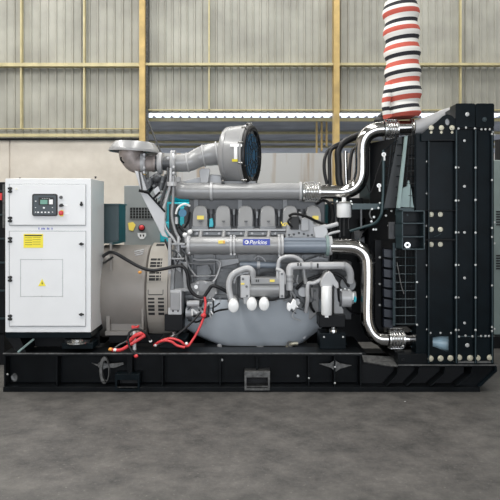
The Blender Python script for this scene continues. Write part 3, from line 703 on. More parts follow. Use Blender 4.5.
# starter motor
sm_ = MB(); sm_.cyl(P(186, 312, .42), P(206, 312, .42), px(5.2, .42), n=24); sm_.cyl(P(187, 303.5, .36), P(200, 303.5, .36), px(3.2, .36), n=20); sm_ = sm_.mk('starter_motor', 'lgrey', en)
MB().cyl(P(204.5, 312, .42), P(208, 312, .42), px(5.6, .42)).mk('starter_end_cap', 'dgrey', sm_)
MB().cyl(P(199.5, 303.5, .36), P(202, 303.5, .36), px(3.4, .36)).mk('solenoid_cap', 'ink', sm_)
MB().pb(191.5, 309.5, 192.6, 315.5, .28, .34).mk('starter_stud', 'filt', sm_)
MB().cyl(P(196, 287, .5), P(196, 287, .44), px(2, .5)).mk('round_plug', 'filt', en)
# thin pipes over the block, the busy left corner
random.seed(3)
for pts, r_, m_ in (
    ([(193, 259), (200, 260), (213, 259.5), (220, 262), (219, 270), (216, 278), (213, 282)], .9, 'lgrey'),
    ([(190, 276), (205, 276), (218, 275.5)], .6, 'lgrey'),
    ([(186, 263), (200, 264), (215, 263.5)], .7, 'grey'),
    ([(184, 247), (184, 262), (188, 272), (192, 280)], .9, 'dgrey'),
    ([(187, 247), (186, 258), (190, 268), (196, 276)], .8, 'lgrey'),
    ([(178, 240), (178, 256), (181, 262), (188, 263)], 1.0, 'lgrey'),
    ([(254, 259), (258, 256), (263, 258), (266, 262)], .7, 'lgrey'),
    ([(259, 276), (265, 273), (272, 272), (277, 274)], .9, 'dgrey'),
    ([(286, 298), (292, 292), (300, 291), (304, 296), (306, 306)], 1.1, 'dgrey'),
    ([(295, 298), (300, 294), (303, 302)], 1.6, 'grey'),
    ([(188, 320), (197, 322), (204, 318), (209, 316), (217, 311), (228, 309)], .9, 'rubber'),
    ([(206, 300), (209, 306), (208, 314)], .8, 'dgrey'),
    ([(204, 306), (212, 308), (220, 303)], .8, 'dgrey'),
    ([(208, 297), (213, 300), (213, 312)], .8, 'rubber'),
    ([(196, 322), (201, 325), (206, 322)], .8, 'lgrey')):
    MB().tube([P(a, b, .47 - .01*i) for i, (a, b) in enumerate(pts)], px(r_, .45), n=8).mk('thin_pipe', m_, en)
MB().prism([(190, 284), (200, 280), (214, 282), (218, 292), (212, 300), (194, 300)], .46, .56).mk('cast_cover', 'grey', en, .01)
MB().prism([(196, 266), (208, 264), (212, 272), (209, 280), (197, 281)], .50, .56).mk('inspection_cover', 'mgrey', en, .006)
MB().prism([(188, 300), (204, 298), (214, 304), (212, 322), (196, 326), (186, 318)], .50, .6).mk('starter_housing', 'dgrey', en, .01)
MB().prism([(292, 284), (303, 280), (312, 286), (314, 300), (306, 312), (296, 308)], .42, .56).mk('pump_casting', 'mgrey', en, .01)
MB().cyl(P(303, 292, .42), P(303, 292, .36), px(5, .4), n=20).mk('pump_cover', 'grey', en, .004)
MB().cyl(P(297, 302, .42), P(297, 302, .38), px(3.4, .4), n=16).mk('pump_plug', 'lgrey', en, .003)
MB().prism([(308, 286), (319, 288), (319, 312), (311, 320), (306, 318)], .46, .56).mk('side_casting', 'grey', en, .008)
MB().prism([(302, 262), (318, 256), (328, 258), (330, 264)], .44, .56).mk('cast_rib', 'mgrey', en, .006)
MB().prism([(216, 260), (238, 258), (240, 263), (218, 268)], .50, .56).mk('cast_rib', 'grey', en, .006)
bolts(en, [(192, 287), (198, 283), (206, 283), (213, 286), (216, 293), (210, 298), (202, 299), (195, 297)], .455, 1.0, 'lgrey')
bolts(en, [(199, 268), (209, 268), (198, 279), (208, 278), (222, 270), (228, 272), (224, 286), (228, 296), (220, 298), (299, 287), (306, 287), (299, 297), (307, 297), (311, 291), (315, 291), (315, 300), (312, 308), (308, 303)], .41, .9, 'mgrey')
bolts(en, [(191, 303), (198, 302), (208, 306), (210, 314), (204, 321), (196, 322)], .495, 1.1, 'grey')
bolts(en, [(x, 300.8) for x in range(212, 326, 8)], .445, .8, 'grey')
MB().tube([P(331, 262, .5), P(333, 254, .5), P(330, 240, .5), P(332, 228, .5)], px(1.6, .5), n=8).mk('thin_pipe', 'rubber', en)
MB().tube([P(316, 204, .6), P(324, 200, .6), P(331, 206, .58), P(333, 218, .56), P(330, 226, .5)], px(1.6, .5), n=8).mk('black_hose', 'rubber', en)
MB().tube([P(327, 203, .62), P(334, 203, .6), P(336, 214, .58), P(336, 226, .5)], px(1.2, .5), n=8).mk('thin_pipe', 'dgrey', en)
for x, y, w_, h_ in ((212, 223, 2.6, 6), (234, 212, 2, 6), (257, 215, 2.2, 7), (279, 214, 2, 6)):
    MB().pb(x-w_/2, y-h_/2, x+w_/2, y+h_/2, .56, .62).mk('injector_bracket', 'mgrey', en, .004)
lab(MB().prism([(209.5, 219), (212.5, 218), (213.5, 224), (213, 227), (209, 227)], .53, .56).mk('rail_bracket', 'teal', en, .003), 'small bright teal bracket')
# clutter of connectors: valve and couplings on the upper left of the manifold
cl = MB(); cl.cyl(P(187, 243, .42), P(187, 233, .42), px(2.4, .42)); cl.cyl(P(181, 246, .42), P(187, 246, .42), px(2.2, .42)); cl.cyl(P(178.5, 236, .45), P(178.5, 256, .45), px(1.5, .42)); cl.mk('manifold_coupling', 'lgrey', en)
for x, y in ((185, 235), (190, 232)): MB().ball(P(x, y, .36), px(2.5, .36)).mk('white_cap', 'filt', en)
MB().cyl(P(182.5, 213, .5), P(182.5, 213, .42), px(4, .42), n=20).mk('sensor_pod', mat('deep_blue_plastic', (.0, .13, .25), .35), en)
MB().tube([P(176, 214, .42), P(178, 208, .41), P(184, 204, .41), P(190, 206, .44)], px(1.1, .42), n=8).mk('sensor_wire', 'filt', en)
MB().cyl(P(176.6, 217, .42), P(176.6, 224, .42), px(1.6, .42)).mk('sensor_plug', 'lgrey', en)
for pts, m_ in (([(178, 224), (182, 230), (186, 232)], 'rubber'), ([(175, 224), (177, 232), (182, 238)], 'rubber'), ([(190, 212), (188, 222), (184, 228)], 'rubber'), ([(176, 229), (180, 226), (184, 232)], 'ink')):
    MB().tube([P(a, b, .5) for a, b in pts], px(1.2, .42), n=8).mk('wiring', m_, en)
MB().pb(169, 204, 177, 230, .72, 1.0).mk('rear_end_block', 'dgrey', en, .006)
MB().pb(184, 206, 190, 230, .72, 1.0).mk('rear_end_block', 'dgrey', en, .006)
MB().pb(170, 229, 186, 246, .72, 1.0).mk('rear_end_block', 'dgrey', en, .006)
# diagonal support bracket on the left with its struts
db = MB().prism([(140, 192), (148, 193.5), (165, 212), (164.5, 231), (168.5, 238), (162, 236)], .44, .47).mk('diagonal_support', 'lgrey', en, .004)
MB().prism([(134.5, 170.5), (141, 172), (147, 190), (141, 191.5)], .44, .5).mk('upper_support', 'lgrey', en, .004)
MB().prism([(139, 172), (144, 175), (151, 187), (147, 191)], .46, .56).mk('upper_support', 'dgrey', en, .004)
for a, b_, r_, m_ in (((147, 192), (165, 212), 1.0, 'blackd'), ((139, 190.5), (150, 193), 1.4, 'blackd'), ((139, 171), (142, 190), .8, 'dgrey'), ((161, 200), (168, 178), 1.0, 'dgrey'), ((153, 199), (160, 192), 1.1, 'blackd')):
    MB().tube([P(*a, .42), P(*b_, .42)], px(r_, .44), n=8, smooth=False).mk('support_strut', m_, en)
for pts, r_, m_ in (([(171, 168), (170, 185), (166, 200), (163, 213), (166, 228), (174, 240), (178, 248)], 1.5, 'lgrey'),
                    ([(168, 168), (167.5, 182), (163.5, 196), (161, 206), (164, 222), (170, 234), (171, 242)], 1.2, 'dgrey'),
                    ([(173.5, 176), (173, 200), (172, 215), (175, 230), (180, 240)], 1.5, 'grey'),
                    ([(166, 236), (170, 238.5), (173, 243)], 1.0, 'blackd')):
    MB().tube([P(a, b, .46) for a, b in pts], px(r_, .44), n=10).mk('oil_return_pipe', m_, en)
random.seed(11)
for k in range(16):
    x = random.uniform(150, 172); y = random.uniform(174, 222); x = max(x, 146 + (y-174)*.42)
    MB().tube([P(x, y, .52), P(x+random.uniform(-4, 4), y+random.uniform(5, 13), .50)], px(random.choice((.6, .9, 1.3)), .5), n=8, smooth=False).mk('linkage_rod', random.choice(('blackd', 'dgrey', 'lgrey', 'ink')), en)
for k in range(9):
    x = random.uniform(164, 188); y = random.uniform(236, 262)
    MB().tube([P(x, y, .40), P(x+random.uniform(-3, 6), y+random.uniform(3, 8), .40), P(x+random.uniform(0, 8), y+random.uniform(9, 14), .42)], px(random.choice((.6, .9)), .4), n=8).mk('thin_pipe', random.choice(('rubber', 'lgrey', 'dgrey')), en)
for k in range(14):
    x = random.uniform(190, 213); y = random.uniform(296, 316)
    MB().tube([P(x, y, .36), P(x+random.uniform(-5, 5), y+random.uniform(-6, 6), .36)], px(random.choice((.5, .8, 1.2)), .4), n=8, smooth=False).mk('starter_wiring', random.choice(('rubber', 'lgrey', 'filt', 'dgrey')), en)
for k in range(14):
    x = random.uniform(286, 320); y = random.uniform(272, 308)
    MB().tube([P(x, y, .38), P(x+random.uniform(-6, 6), y+random.uniform(4, 10), .38), P(x+random.uniform(-6, 6), y+random.uniform(8, 14), .4)], px(random.choice((.6, .9, 1.3)), .4), n=8).mk('thin_pipe', random.choice(('rubber', 'lgrey', 'grey', 'dgrey')), en)
tb = MB(); tb.cyl(P(154, 182, .5), P(160, 182, .62), px(7, .5), n=20); tb.cyl(P(150, 186, .5), P(150, 178, .5), px(4, .5), n=14); tb.cyl(P(160, 190, .5), P(163, 176, .5), px(4, .5), n=14); tb.ball(P(157, 178, .48), px(5, .5)); tb.mk('turbocharger_body', 'dgrey', en, .004)
bolts(en, [(152, 177), (156, 174.5), (160, 176), (154, 186), (148, 181), (162, 182)], .42, 1.1, 'mgrey')
MB().prism([(153, 190), (158, 186), (162, 195), (157, 199)], .46, .52).mk('actuator_bracket', 'lgrey', en, .003)
# brackets carrying the air duct and cleaner
MB().prism([(199, 171), (201, 168.5), (209.5, 168.5), (210, 171), (208, 183), (200.5, 183)], .62, .66).mk('duct_bracket', 'grey', en, .004)
MB().prism([(180, 184), (182, 181), (200, 177), (212, 174), (221, 175), (222, 184)], .75, .95).mk('top_cover_casting', 'lgrey', en, .008)
MB().cyl(P(177.5, 182, .6), P(177.5, 177, .6), px(4, .6), px(3, .6)).mk('filler_neck', 'lgrey', en)
MB().pb(222, 181, 256, 184.5, .6, 1.1).mk('cleaner_cradle', 'mgrey', en, .004)
for (x, y) in ((221, 178.5), (221.5, 183)): MB().pb(x, y-1, x+3, y+1, .55, .6).mk('rubber_buffer', 'ink', en)

# ============================================================ DISH / ELBOW AND AIR DUCT
ex = thing('exhaust_elbow', 'flat grey dish lid on a bulging heat-stained elbow at the upper left of the engine', 'exhaust elbow', P(140, 172, .6))
yE = .6
dc = P(134.3, 152.5, yE)
da = Vector((.05, 0, 1))
MB().lathe(dc, dc + da, [(.006, px(24.3, yE)), (0, px(25.2, yE)), (.012, px(25.3, yE)), (.035, px(24.2, yE)), (px(8.2, yE), px(21.2, yE)), (px(10, yE), px(19.5, yE)), (px(10.3, yE), .01)], n=56, cap=False).mk('dish_lid', 'grey', ex)
MB().lathe(dc, dc + da, [(.02, px(23.6, yE)), (.05, px(22.5, yE))], n=56).mk('dish_underside', 'dgrey', ex)  # underside in darker grey, its shade put into the colour
MB().tube([P(131, 151, yE), P(131.5, 157, yE), P(136, 163, yE), P(143, 163.5, yE)], [px(12, yE), px(11.7, yE), px(10, yE), px(8.4, yE)], n=32, sub=8).mk('elbow', 'rust', ex)
MB().tube([P(121, 157, yE-.12), P(121, 160, yE-.12), P(124, 163, yE-.12)], px(.8, yE), n=8).mk('elbow_bolt', 'blackd', ex)
zE = P(0, 163.5, yE)
def lx(objp, x0, x1, y, r, m, name, Y=yE, n_=32, prof=None):
    b = MB(); p0 = P(x0, y, Y); p1 = P(x1, y, Y); L_ = (p1-p0).length
    b.lathe(p0, p1, [(t*L_, px(rr, Y)) for t, rr in (prof or ((0, r), (1, r)))], n=n_); return b.mk(name, m, objp)
lx(ex, 141.5, 146.5, 163, 11, 'lgrey', 'flange', prof=((0, 9), (.05, 11), (.5, 10.5), (.95, 11), (1, 9)))
lx(ex, 146, 156, 163.5, 8.6, 'rust', 'short_duct', prof=((0, 7.6), (.2, 8.3), (.6, 8), (.8, 8.8), (1, 8.2)))
lx(ex, 157.5, 163, 163.5, 10, 'lgrey', 'band_clamp', prof=((0, 8.5), (.12, 10.6), (.5, 11.4), (.88, 10.6), (1, 8.5)))
lx(ex, 155, 173, 163.5, 7.2, 'dgrey', 'turbine_neck', prof=((0, 8), (.4, 6.5), (.7, 7.6), (1, 7)))
bolts(ex, [(144, 154.5), (144, 159), (144, 168), (144, 172.5), (168, 158), (168, 169)], yE-.12, 1.1, 'lgrey')

du = thing('air_intake_duct', 'grey stepped intake duct joining the exhaust elbow to the big air cleaner drum', 'air duct', P(195, 172, .6))
lx(du, 171, 176, 162.5, 12, 'lgrey', 'duct_flange', prof=((0, 8), (.06, 12.6), (.5, 11.6), (.94, 12.6), (1, 8)))
bolts(du, [(173.5, 152), (173.5, 158), (173.5, 167), (173.5, 173)], yE-.16, 1.2, 'lgrey')
MB().tube([P(175, 163, yE), P(183, 163, yE), P(190, 162, yE), P(196, 159, yE+.03), P(203, 156, yE+.05), P(209, 155, yE+.07), P(216, 154, yE+.1), P(226, 154, yE+.14)], [px(r_, yE) for r_ in (8.6, 8.9, 9.3, 9.6, 10.3, 11.2, 11.4, 11.8)], n=36, sub=5).mk('duct_body', 'grey', du)
for x, y, r_, Y_ in ((187.5, 162.6, 9.4, yE), (203.5, 156, 10.8, yE+.05), (217, 154, 12, yE+.1)):
    MB().lathe(P(x-.6, y, Y_), P(x+.8, y-.2, Y_), [(0, px(r_, Y_)), (.003, px(r_+.6, Y_)), (.012, px(r_+.6, Y_)), (.016, px(r_, Y_))], n=36).mk('duct_band', 'lgrey', du)

# ============================================================ AIR CLEANER
ac = thing('air_cleaner', 'big grey drum air cleaner lettered T with a blue open end above the engine', 'air cleaner', P(238, 184, .8))
cA_ = P(226.5, 155.6, .80); ang = math.radians(17)
dv = Vector((math.cos(ang), -math.sin(ang), -.02)).normalized()
Rd = px(30.6, .74); Ld = px(25, .74)
MB().lathe(cA_, cA_ + dv, [(-.02, px(12, .8)), (0, Rd*.86), (.02, Rd*.93), (.06, Rd*.955), (.065, Rd*.935), (.12, Rd*.96), (Ld-.03, Rd*.985), (Ld-.02, Rd*1.03), (Ld, Rd*1.03), (Ld+.002, Rd*.92)], n=72).mk('drum', 'grey', ac)
MB().lathe(cA_ + dv*(Ld-.004), cA_ + dv*2, [(0, Rd*.99), (.015, Rd*1.0), (.035, Rd*.97), (.042, Rd*.92), (.035, Rd*.86), (.0, Rd*.84)], n=72).mk('rim', 'rubber', ac)
rg = MB()
for k in range(4):
    rr = Rd*(.84 - .2*k); rg.lathe(cA_ + dv*(Ld+.036), cA_ + dv*2, [(0, rr), (.006, rr), (.006, rr-.007), (0, rr-.007)], n=48, cap=False)
MB().lathe(cA_ + dv*(Ld+.02), cA_ + dv*2, [(-.03, Rd*.7), (.0, Rd*.7)], n=48).mk('filter_media', 'bluem', ac)
u_ = Vector((0, 0, 1)); w_ = dv.cross(u_).normalized()
for k in range(12):
    a_ = 2*math.pi*k/12; r0_ = (u_*math.cos(a_) + w_*math.sin(a_))
    rg.tube([cA_ + dv*(Ld+.041) + r0_*Rd*.2, cA_ + dv*(Ld+.04) + r0_*Rd*.88], .004, n=6, smooth=False)
rg.mk('wire_guard', 'rubber', ac)
for k in range(10):
    a_ = 2*math.pi*k/10; r0_ = (u_*math.cos(a_) + w_*math.sin(a_)); MB().cyl(cA_ + dv*(Ld-.03) + r0_*Rd*1.03, cA_ + dv*(Ld+.02) + r0_*Rd*1.03, .012, n=8).mk('rim_latch', 'clamp', ac)
# the T mark, laid on the drum surface facing the viewer
def ondrum(px0, py0, px1, py1, m_, name, lift=.016):
    b = MB(); N = 6; vs = []
    for j in range(N+1):
        y = py0 + (py1-py0)*j/N; row = []
        for x in (px0, px1):
            # intersect view ray with the drum
            o = Vector((0, -D, CZ)); d_ = (P(x, y, 0) - o).normalized()
            q = (o - cA_); A = d_ - dv*d_.dot(dv); B = q - dv*q.dot(dv); rr = Rd*.975 + lift
            a2 = A.dot(A); b2 = 2*A.dot(B); c2 = B.dot(B) - rr*rr; disc = b2*b2 - 4*a2*c2
            t = (-b2 - math.sqrt(max(disc, 0)))/(2*a2); row.append(b.bm.verts.new(o + d_*t))
        vs.append(row)
    for j in range(N): b.bm.faces.new([vs[j][0], vs[j][1], vs[j+1][1], vs[j+1][0]])
    ge = bmesh.ops.extrude_face_region(b.bm, geom=list(b.bm.faces)); bmesh.ops.translate(b.bm, verts=[v for v in ge['geom'] if isinstance(v, bmesh.types.BMVert)], vec=(0, .01, 0))
    return b.mk(name, m_, ac)
lt = ondrum(230, 144.3, 242, 146.6, 'paper', 'letter_mark'); ondrum(234, 146.6, 237.3, 159, 'paper', 'letter_mark')
ondrum(232, 159, 237.6, 161.6, 'yellow', 'yellow_tag')
for x, y in ((245, 166), (247, 124.5)): MB().ball(P(x, y, .46), .012).mk('drum_latch', 'ink', ac)
MB().pb(226, 182, 250, 186, .62, .9).mk('drum_saddle', 'dgrey', ac, .003)

# ============================================================ UPPER COOLANT PIPE
uc = thing('coolant_pipe', 'polished steel coolant pipe climbing from the engine top to the radiator top', 'pipe', P(330, 200, .5))
yU = .55
def bellows(par, x0, x1, y, r, Y, n_=6, name='bellows'):
    p0 = P(x0, y, Y); p1 = P(x1, y, Y); L_ = (p1-p0).length; prof = []
    for k in range(n_): prof += [((k+.08)/n_*L_, px(r*.84, Y)), ((k+.3)/n_*L_, px(r*.97, Y)), ((k+.5)/n_*L_, px(r, Y)), ((k+.7)/n_*L_, px(r*.97, Y)), ((k+.92)/n_*L_, px(r*.84, Y))]
    b = MB(); b.lathe(p0, p1, [(0, px(r*.93, Y))] + prof + [(L_, px(r*.93, Y))], n=36); o = b.mk(name, 'clamp', par)
    for s_ in (-1, 1): MB().cyl(P(x0, y + s_*(r+.8), Y), P(x1, y + s_*(r+.8), Y), px(.6, Y), n=8).mk('tie_rod', 'clamp', o)
    for x in (x0, x1): MB().lathe(P(x-.8, y, Y), P(x+.8, y, Y), [(0, px(r+1, Y)), (px(1.6, Y), px(r+1, Y))], n=36).mk('flange_ring', 'clamp', o)
    return o
bellows(uc, 303.5, 319, 191.8, 8.5, yU, 6)
tp_ = [(318, 191.8), (332, 192), (343, 192), (352, 189.5), (358.5, 183.5), (361.6, 174), (362, 160), (362, 150), (363.5, 141), (368, 134), (375.5, 130), (384, 129)]
MB().tube([P(a, b, yU - .012*i) for i, (a, b) in enumerate(tp_)], [px(r_, yU) for r_ in (6.8, 6.8, 6.9, 7, 7.2, 7.2, 7, 7, 7.2, 7.3, 7.3, 7.3)], n=36, sub=6).mk('pipe_run', 'chrome', uc)
yV = yU - .13
bellows(uc, 384.5, 396.5, 129.5, 9.2, yV, 5)
lx(uc, 397, 414, 128, 7.2, 'chrome', 'straight_section', Y=yV)
lx(uc, 410, 414.5, 127.5, 8.6, 'clamp', 'pipe_clamp', Y=yV, prof=((0, 7.4), (.1, 8.8), (.4, 8), (.6, 8.8), (1, 7.4)))
for a in ((359, 151, 365, 151),): MB().lathe(P(362, 151.3, yU-.07), P(362, 149.9, yU-.07), [(0, px(7.4, yU)), (.006, px(7.6, yU)), (.012, px(7.4, yU))], n=36).mk('weld_seam', 'clamp', uc)
MB().tube([P(413, 128, yV), P(421, 127, yV), P(433, 122, yV), P(444, 116, yV), P(456, 111.5, yV)], [px(r_, yV) for r_ in (7.8, 8.2, 7.6, 6.6, 5.2)], n=28).mk('tapered_adapter', 'lgrey', uc)
# ============================================================ LOWER COOLANT PIPE
lc = thing('coolant_pipe', 'polished steel coolant pipe dropping from the engine side down to the radiator foot', 'pipe', P(366, 350, .3))
yL = .36
lx(lc, 328.5, 331.5, 245.6, 9.6, 'lgrey', 'pipe_flange', Y=yL+.02)
tl = [(331, 246.2), (345, 246.3), (354, 247), (361.5, 250.5), (366.5, 257), (368, 266), (368, 290), (367.5, 312), (368.5, 324), (372.5, 333), (379, 338.2), (388, 339.2)]
MB().tube([P(a, b, yL - .012*i) for i, (a, b) in enumerate(tl)], [px(q, yL) for q in (7.7, 7.7, 7.7, 7.6, 7.4, 7.2, 7.1, 7.1, 7.1, 7, 7, 7)], n=36, sub=6).mk('pipe_run', 'chrome', lc)
MB().lathe(P(357, 246.3, yL-.02), P(358, 246.5, yL-.02), [(0, px(7.95, yL)), (.01, px(7.95, yL))], n=36).mk('weld_seam', 'clamp', lc)
MB().lathe(P(368, 262, yL-.05), P(368, 263, yL-.05), [(0, px(7.95, yL)), (.01, px(7.95, yL))], n=36).mk('weld_seam', 'clamp', lc)
yW = yL - .132
bellows(lc, 389, 402.5, 338.5, 9.4, yW, 5)
lx(lc, 403, 421, 339, 7, 'chrome', 'outlet_stub', Y=yW)
lx(lc, 412, 415, 339.3, 9.2, 'paleb', 'outlet_flange', Y=yW)

# ============================================================ RADIATOR
ra = thing('radiator', 'tall black bolted radiator with fan shroud at the right end of the base', 'radiator', P(450, 365, .8))
YR = .02
def slab(a, b, c, d, m='rad', y0=YR, y1=.2, name='side_panel', bev=.003): return MB().pb(a, b, c, d, y0, y1).mk(name, m, ra, bev)
zR0 = P(0, 364.5, 0).z
# core / body mass behind
MB().box(P(457, 0, .2).x, P(492, 0, .05).x, .12, 1.5, zR0, P(0, 129, .05).z).mk('core', 'blackd', ra)
cA2 = slab(416, 133, 429, 364, y0=.05)
pb_ = MB().prism([(429, 140), (455.5, 140), (455.5, 364), (429, 364)], .05, .07, holes=[[(432.8, 336.2), (449.3, 336.2), (449.3, 351.3), (446, 351.3), (432.8, 346.5)]]).mk('side_panel', 'rad', ra)
slab(428.3, 139.5, 455.5, 141, 'blackd', y0=.0, name='panel_lip')
slab(458, 127.5, 474.3, 362, y0=.03); slab(477.5, 127.5, 491.5, 362, y0=.03)
for x, w_ in ((428.3, 1.4), (455.2, 3.0), (474.4, 3.0), (491.3, 2.6)):
    p_ = MB().pb(x, 129 if x > 450 else 140, x+w_, 364, -.005, .12).mk('corner_post', 'rad', ra, .002)
    MB().pb(x+w_*.25, 130 if x > 450 else 141, x+w_*.6, 363, -.008, -.004).mk('lit_post_edge', 'radedge', p_)  # lit edge of the post painted as a lighter strip
# header plates
for a, c in ((455.5, 475.3), (475.8, 494.3)):
    hpl = MB().prism(rrect(a, 103.3, c, 127.5, 1.8), 0, .16).mk('header_plate', 'rad', ra, .002)
slab(455.5, 126, 494, 129.5, 'blackd', y0=.02, name='header_joint')
MB().box(P(456, 0, .05).x, P(494, 0, .05).x, .16, 1.5, P(0, 127, .05).z, P(0, 106, .05).z).mk('top_tank', 'rad', ra, .01)
bolts(ra, [(467.2, 114.3)], -.002, 1.7); bolts(ra, [(484.5, 119.5)], -.002, 1.9, 'radedge')
bolts(ra, [(458.5, 128.5), (466, 127.6), (475, 128.5), (481.5, 129.3), (485.5, 129.3), (489.7, 129.3), (493, 132)], -.002, .9)
# gusset at the top
gs = MB().prism([(421.5, 141), (421.5, 134), (429, 127.5), (437, 121.5), (443, 116), (447.5, 114.3), (452, 115.8), (455.3, 119), (455.3, 141)], .01, .03, holes=[ell(447.6, 121.8, 2.4, 3.4)]).mk('lifting_gusset', 'rad', ra)
MB().prism(ell(447.6, 121.8, 2.9, 4), .035, .045).mk('eye_light_insert', 'lgrey', ra)  # pale insert added behind the eye for the bright wall seen through
bolts(ra, [(431.2, 127.8), (441.4, 127.8), (452, 127.8)], .008, 2.1, 'brass')
bolts(ra, [(431.2, 132.4), (441.4, 132.4), (452, 132.4)], .008, 1.1, 'brass')
# right cluster of panel bolts
sb1 = [(y) for y in (167.5, 200.5, 232.5, 265, 297.5, 330)]
bolts(ra, [(456, y) for y in sb1], -.008, 1.0); bolts(ra, [(458.6, y) for y in sb1], .028, .7)
bolts(ra, [(475.6, y) for y in (167.7, 200, 232.6, 265, 297.5, 330)], -.008, .95)
bolts(ra, [(464.5, y) for y in (140.7, 186.3, 232.4, 278, 323)], .028, 1.1)
bolts(ra, [(427, y) for y in (161.5, 193.5, 226, 265.2, 297, 329.4)], .046, .85)
bolts(ra, [(492, y) for y in (134, 180, 228, 237, 285.5, 327, 331)], -.008, .85); bolts(ra, [(494.5, y) for y in (222.3, 243.4, 135, 329)], .02, .85)
bolts(ra, [(430.5, 333), (440.5, 333), (451, 333), (417, 282.2), (417, 324.7), (403, 346), (371, 0)][:6], .046, .85)
bolts(ra, [(459, 336.6), (465.5, 335.6), (472.5, 336.3), (481, 336), (485.4, 336), (489, 336), (493, 336)], .02, .9)
slab(458, 336, 491.5, 337.2, 'radedge', y0=.024, name='joint_seam')
bolts(ra, [(467.2, 345.2)], .028, 1.7)
slab(456, 338, 493, 364, 'rad', y0=.026, name='lower_panel')
bolts(ra, [(430.5, 358.5), (440.5, 358.3), (450.3, 358), (459, 357.5), (470, 358), (477.5, 358), (489.8, 357.5)], .0 + .012, 2.4, 'brass')
slab(455, 361.5, 494, 363.3, 'steel', y0=.0, name='foot_edge')
# the bracket shelf
bk = MB()
bk.pb(402, 210.3, 424.5, 211.6, -.12, .12); bk.pb(402, 222.8, 424.5, 224, -.12, .12); bk.pb(402, 236.3, 424.5, 237.4, -.12, .12); bk.pb(402, 248.6, 424.5, 249.8, -.12, .12); bk.pb(402, 210.3, 403.2, 249.8, -.12, .12); bk.pb(423.6, 210.3, 424.9, 249.8, -.12, .05)
bk.mk('bracket_shelf', 'radedge', ra, .002)
MB().pb(403, 211, 424, 249, .02, .08).mk('bracket_back', 'rad', ra)
bolts(ra, [(422.3, 215.5), (422.5, 229.5), (423, 244)], .018, 1.6, 'brass')
MB().cyl(P(407.5, 245, .02), P(407.5, 245, -.03), px(2.8, 0), n=18).mk('bracket_knob', 'clamp', ra)
MB().cyl(P(407.5, 245, -.03), P(407.5, 245, -.034), px(1.5, 0), n=18).mk('knob_center', 'steel', ra)
bolts(ra, [(407.5, 215)], .018, .8, 'radedge')
bolts(ra, [(x, y) for x in (431.2, 440.4) for y in (214.4, 229.4, 244.4)], .046, 2.0, 'brass')
slab(424.5, 210, 456, 211, 'blackd', y0=-.01, name='panel_lip'); slab(424.5, 239, 456, 240.8, 'blackd', y0=-.01, name='panel_lip')
MB().tube([P(434, 236.5, .04), P(438, 235.5, .035), P(441, 233.5, .04)], px(.5, 0), n=6).mk('scratch_rod', 'radedge', ra)
# fan shroud: tapers from the radiator towards the engine
sh = MB()
def ringpts(xp, Yc, hw, z0, z1): return [Vector((xp, Yc-hw, z0)), Vector((xp, Yc-hw, z1)), Vector((xp, Yc+hw, z1)), Vector((xp, Yc+hw, z0))]
A_ = [sh.bm.verts.new(v) for v in ringpts(P(417, 0, .08).x, .8, .70, P(0, 326, .1).z, P(0, 134, .1).z)]
B_ = [sh.bm.verts.new(v) for v in ringpts(P(370, 0, .5).x, .8, .30, P(0, 328, .5).z, P(0, 143, .5).z)]
for i in range(4): j = (i+1) % 4; sh.bm.faces.new([A_[i], A_[j], B_[j], B_[i]])
sh.bm.faces.new(B_)
sh = sh.mk('fan_shroud', 'blackd', ra)
fr = MB(); fr.lathe(Vector((P(371, 0, .5).x, .8, P(0, 242, .6).z)), Vector((0, .8, P(0, 242, .6).z)), [(-.06, .29), (.0, .29), (.0, .25), (-.06, .25)], n=60, cap=False); fr.mk('fan_ring', 'blackd', ra)
fanc = Vector((P(368, 0, .5).x, .8, P(0, 242, .6).z))
MB().lathe(fanc, fanc - Vector((1, 0, 0)), [(0, .12), (.1, .12), (.11, .05)], n=28).mk('fan_hub', 'dgrey', ra)
for k in range(8):
    a_ = 2*math.pi*k/8 + .2; dr = Vector((0, math.cos(a_), math.sin(a_))); tn = Vector((0, -math.sin(a_), math.cos(a_)))
    f_ = MB(); vs = []
    for r1, wv in ((.08, .03), (.16, .045), (.24, .05)):
        for s2 in (-1, 1):
            c_ = fanc + dr*r1 + tn*(wv*s2) + Vector((-.04*s2, 0, 0)); vs.append(f_.bm.verts.new(c_))
    f_.bm.faces.new([vs[0], vs[1], vs[3], vs[2]]); f_.bm.faces.new([vs[2], vs[3], vs[5], vs[4]])
    ge = bmesh.ops.extrude_face_region(f_.bm, geom=list(f_.bm.faces)); bmesh.ops.translate(f_.bm, verts=[v for v in ge['geom'] if isinstance(v, bmesh.types.BMVert)], vec=(.008, 0, 0))
    f_.mk('fan_blade', 'blackd', ra)
# guard: frames with wire mesh on the slanted side, upper and lower
def grid(pts4, nu, nv, r_, name, m_='rad'):
    """quad a(top-left) b(top-right) c(bottom-right) d(bottom-left) in (px,py,Y)"""
    a, b, c, d = [P(*q) for q in pts4]; g_ = MB()
    for i in range(nu+1):
        t = i/nu; g_.tube([a.lerp(b, t), d.lerp(c, t)], r_, n=5, smooth=False)
    for i in range(nv+1):
        t = i/nv; g_.tube([a.lerp(d, t), b.lerp(c, t)], r_, n=5, smooth=False)
    return g_.mk(name, m_, ra)
grid([(396, 134, .24), (415, 134, .08), (415, 208, .08), (385, 208, .30)], 1, 7, .005, 'guard_frame', 'rad')
grid([(407, 134, .1), (415, 134, .07), (415, 208, .07), (400, 208, .12)], 3, 6, .003, 'wire_guard', 'rad')
MB().prism([(405.5, 136), (407.8, 136), (400.3, 208), (397.2, 208), (398, 200)], .06, .1).mk('guard_rail', 'tealg', ra)
MB().prism([(400, 207), (403, 188), (407.5, 186), (408.2, 180.5), (409, 180.5), (411.5, 190), (413, 203), (414, 207.5)], .09, .12).mk('guard_light_patch', 'tealg', ra)  # pale triangle painted for the light seen through the guard
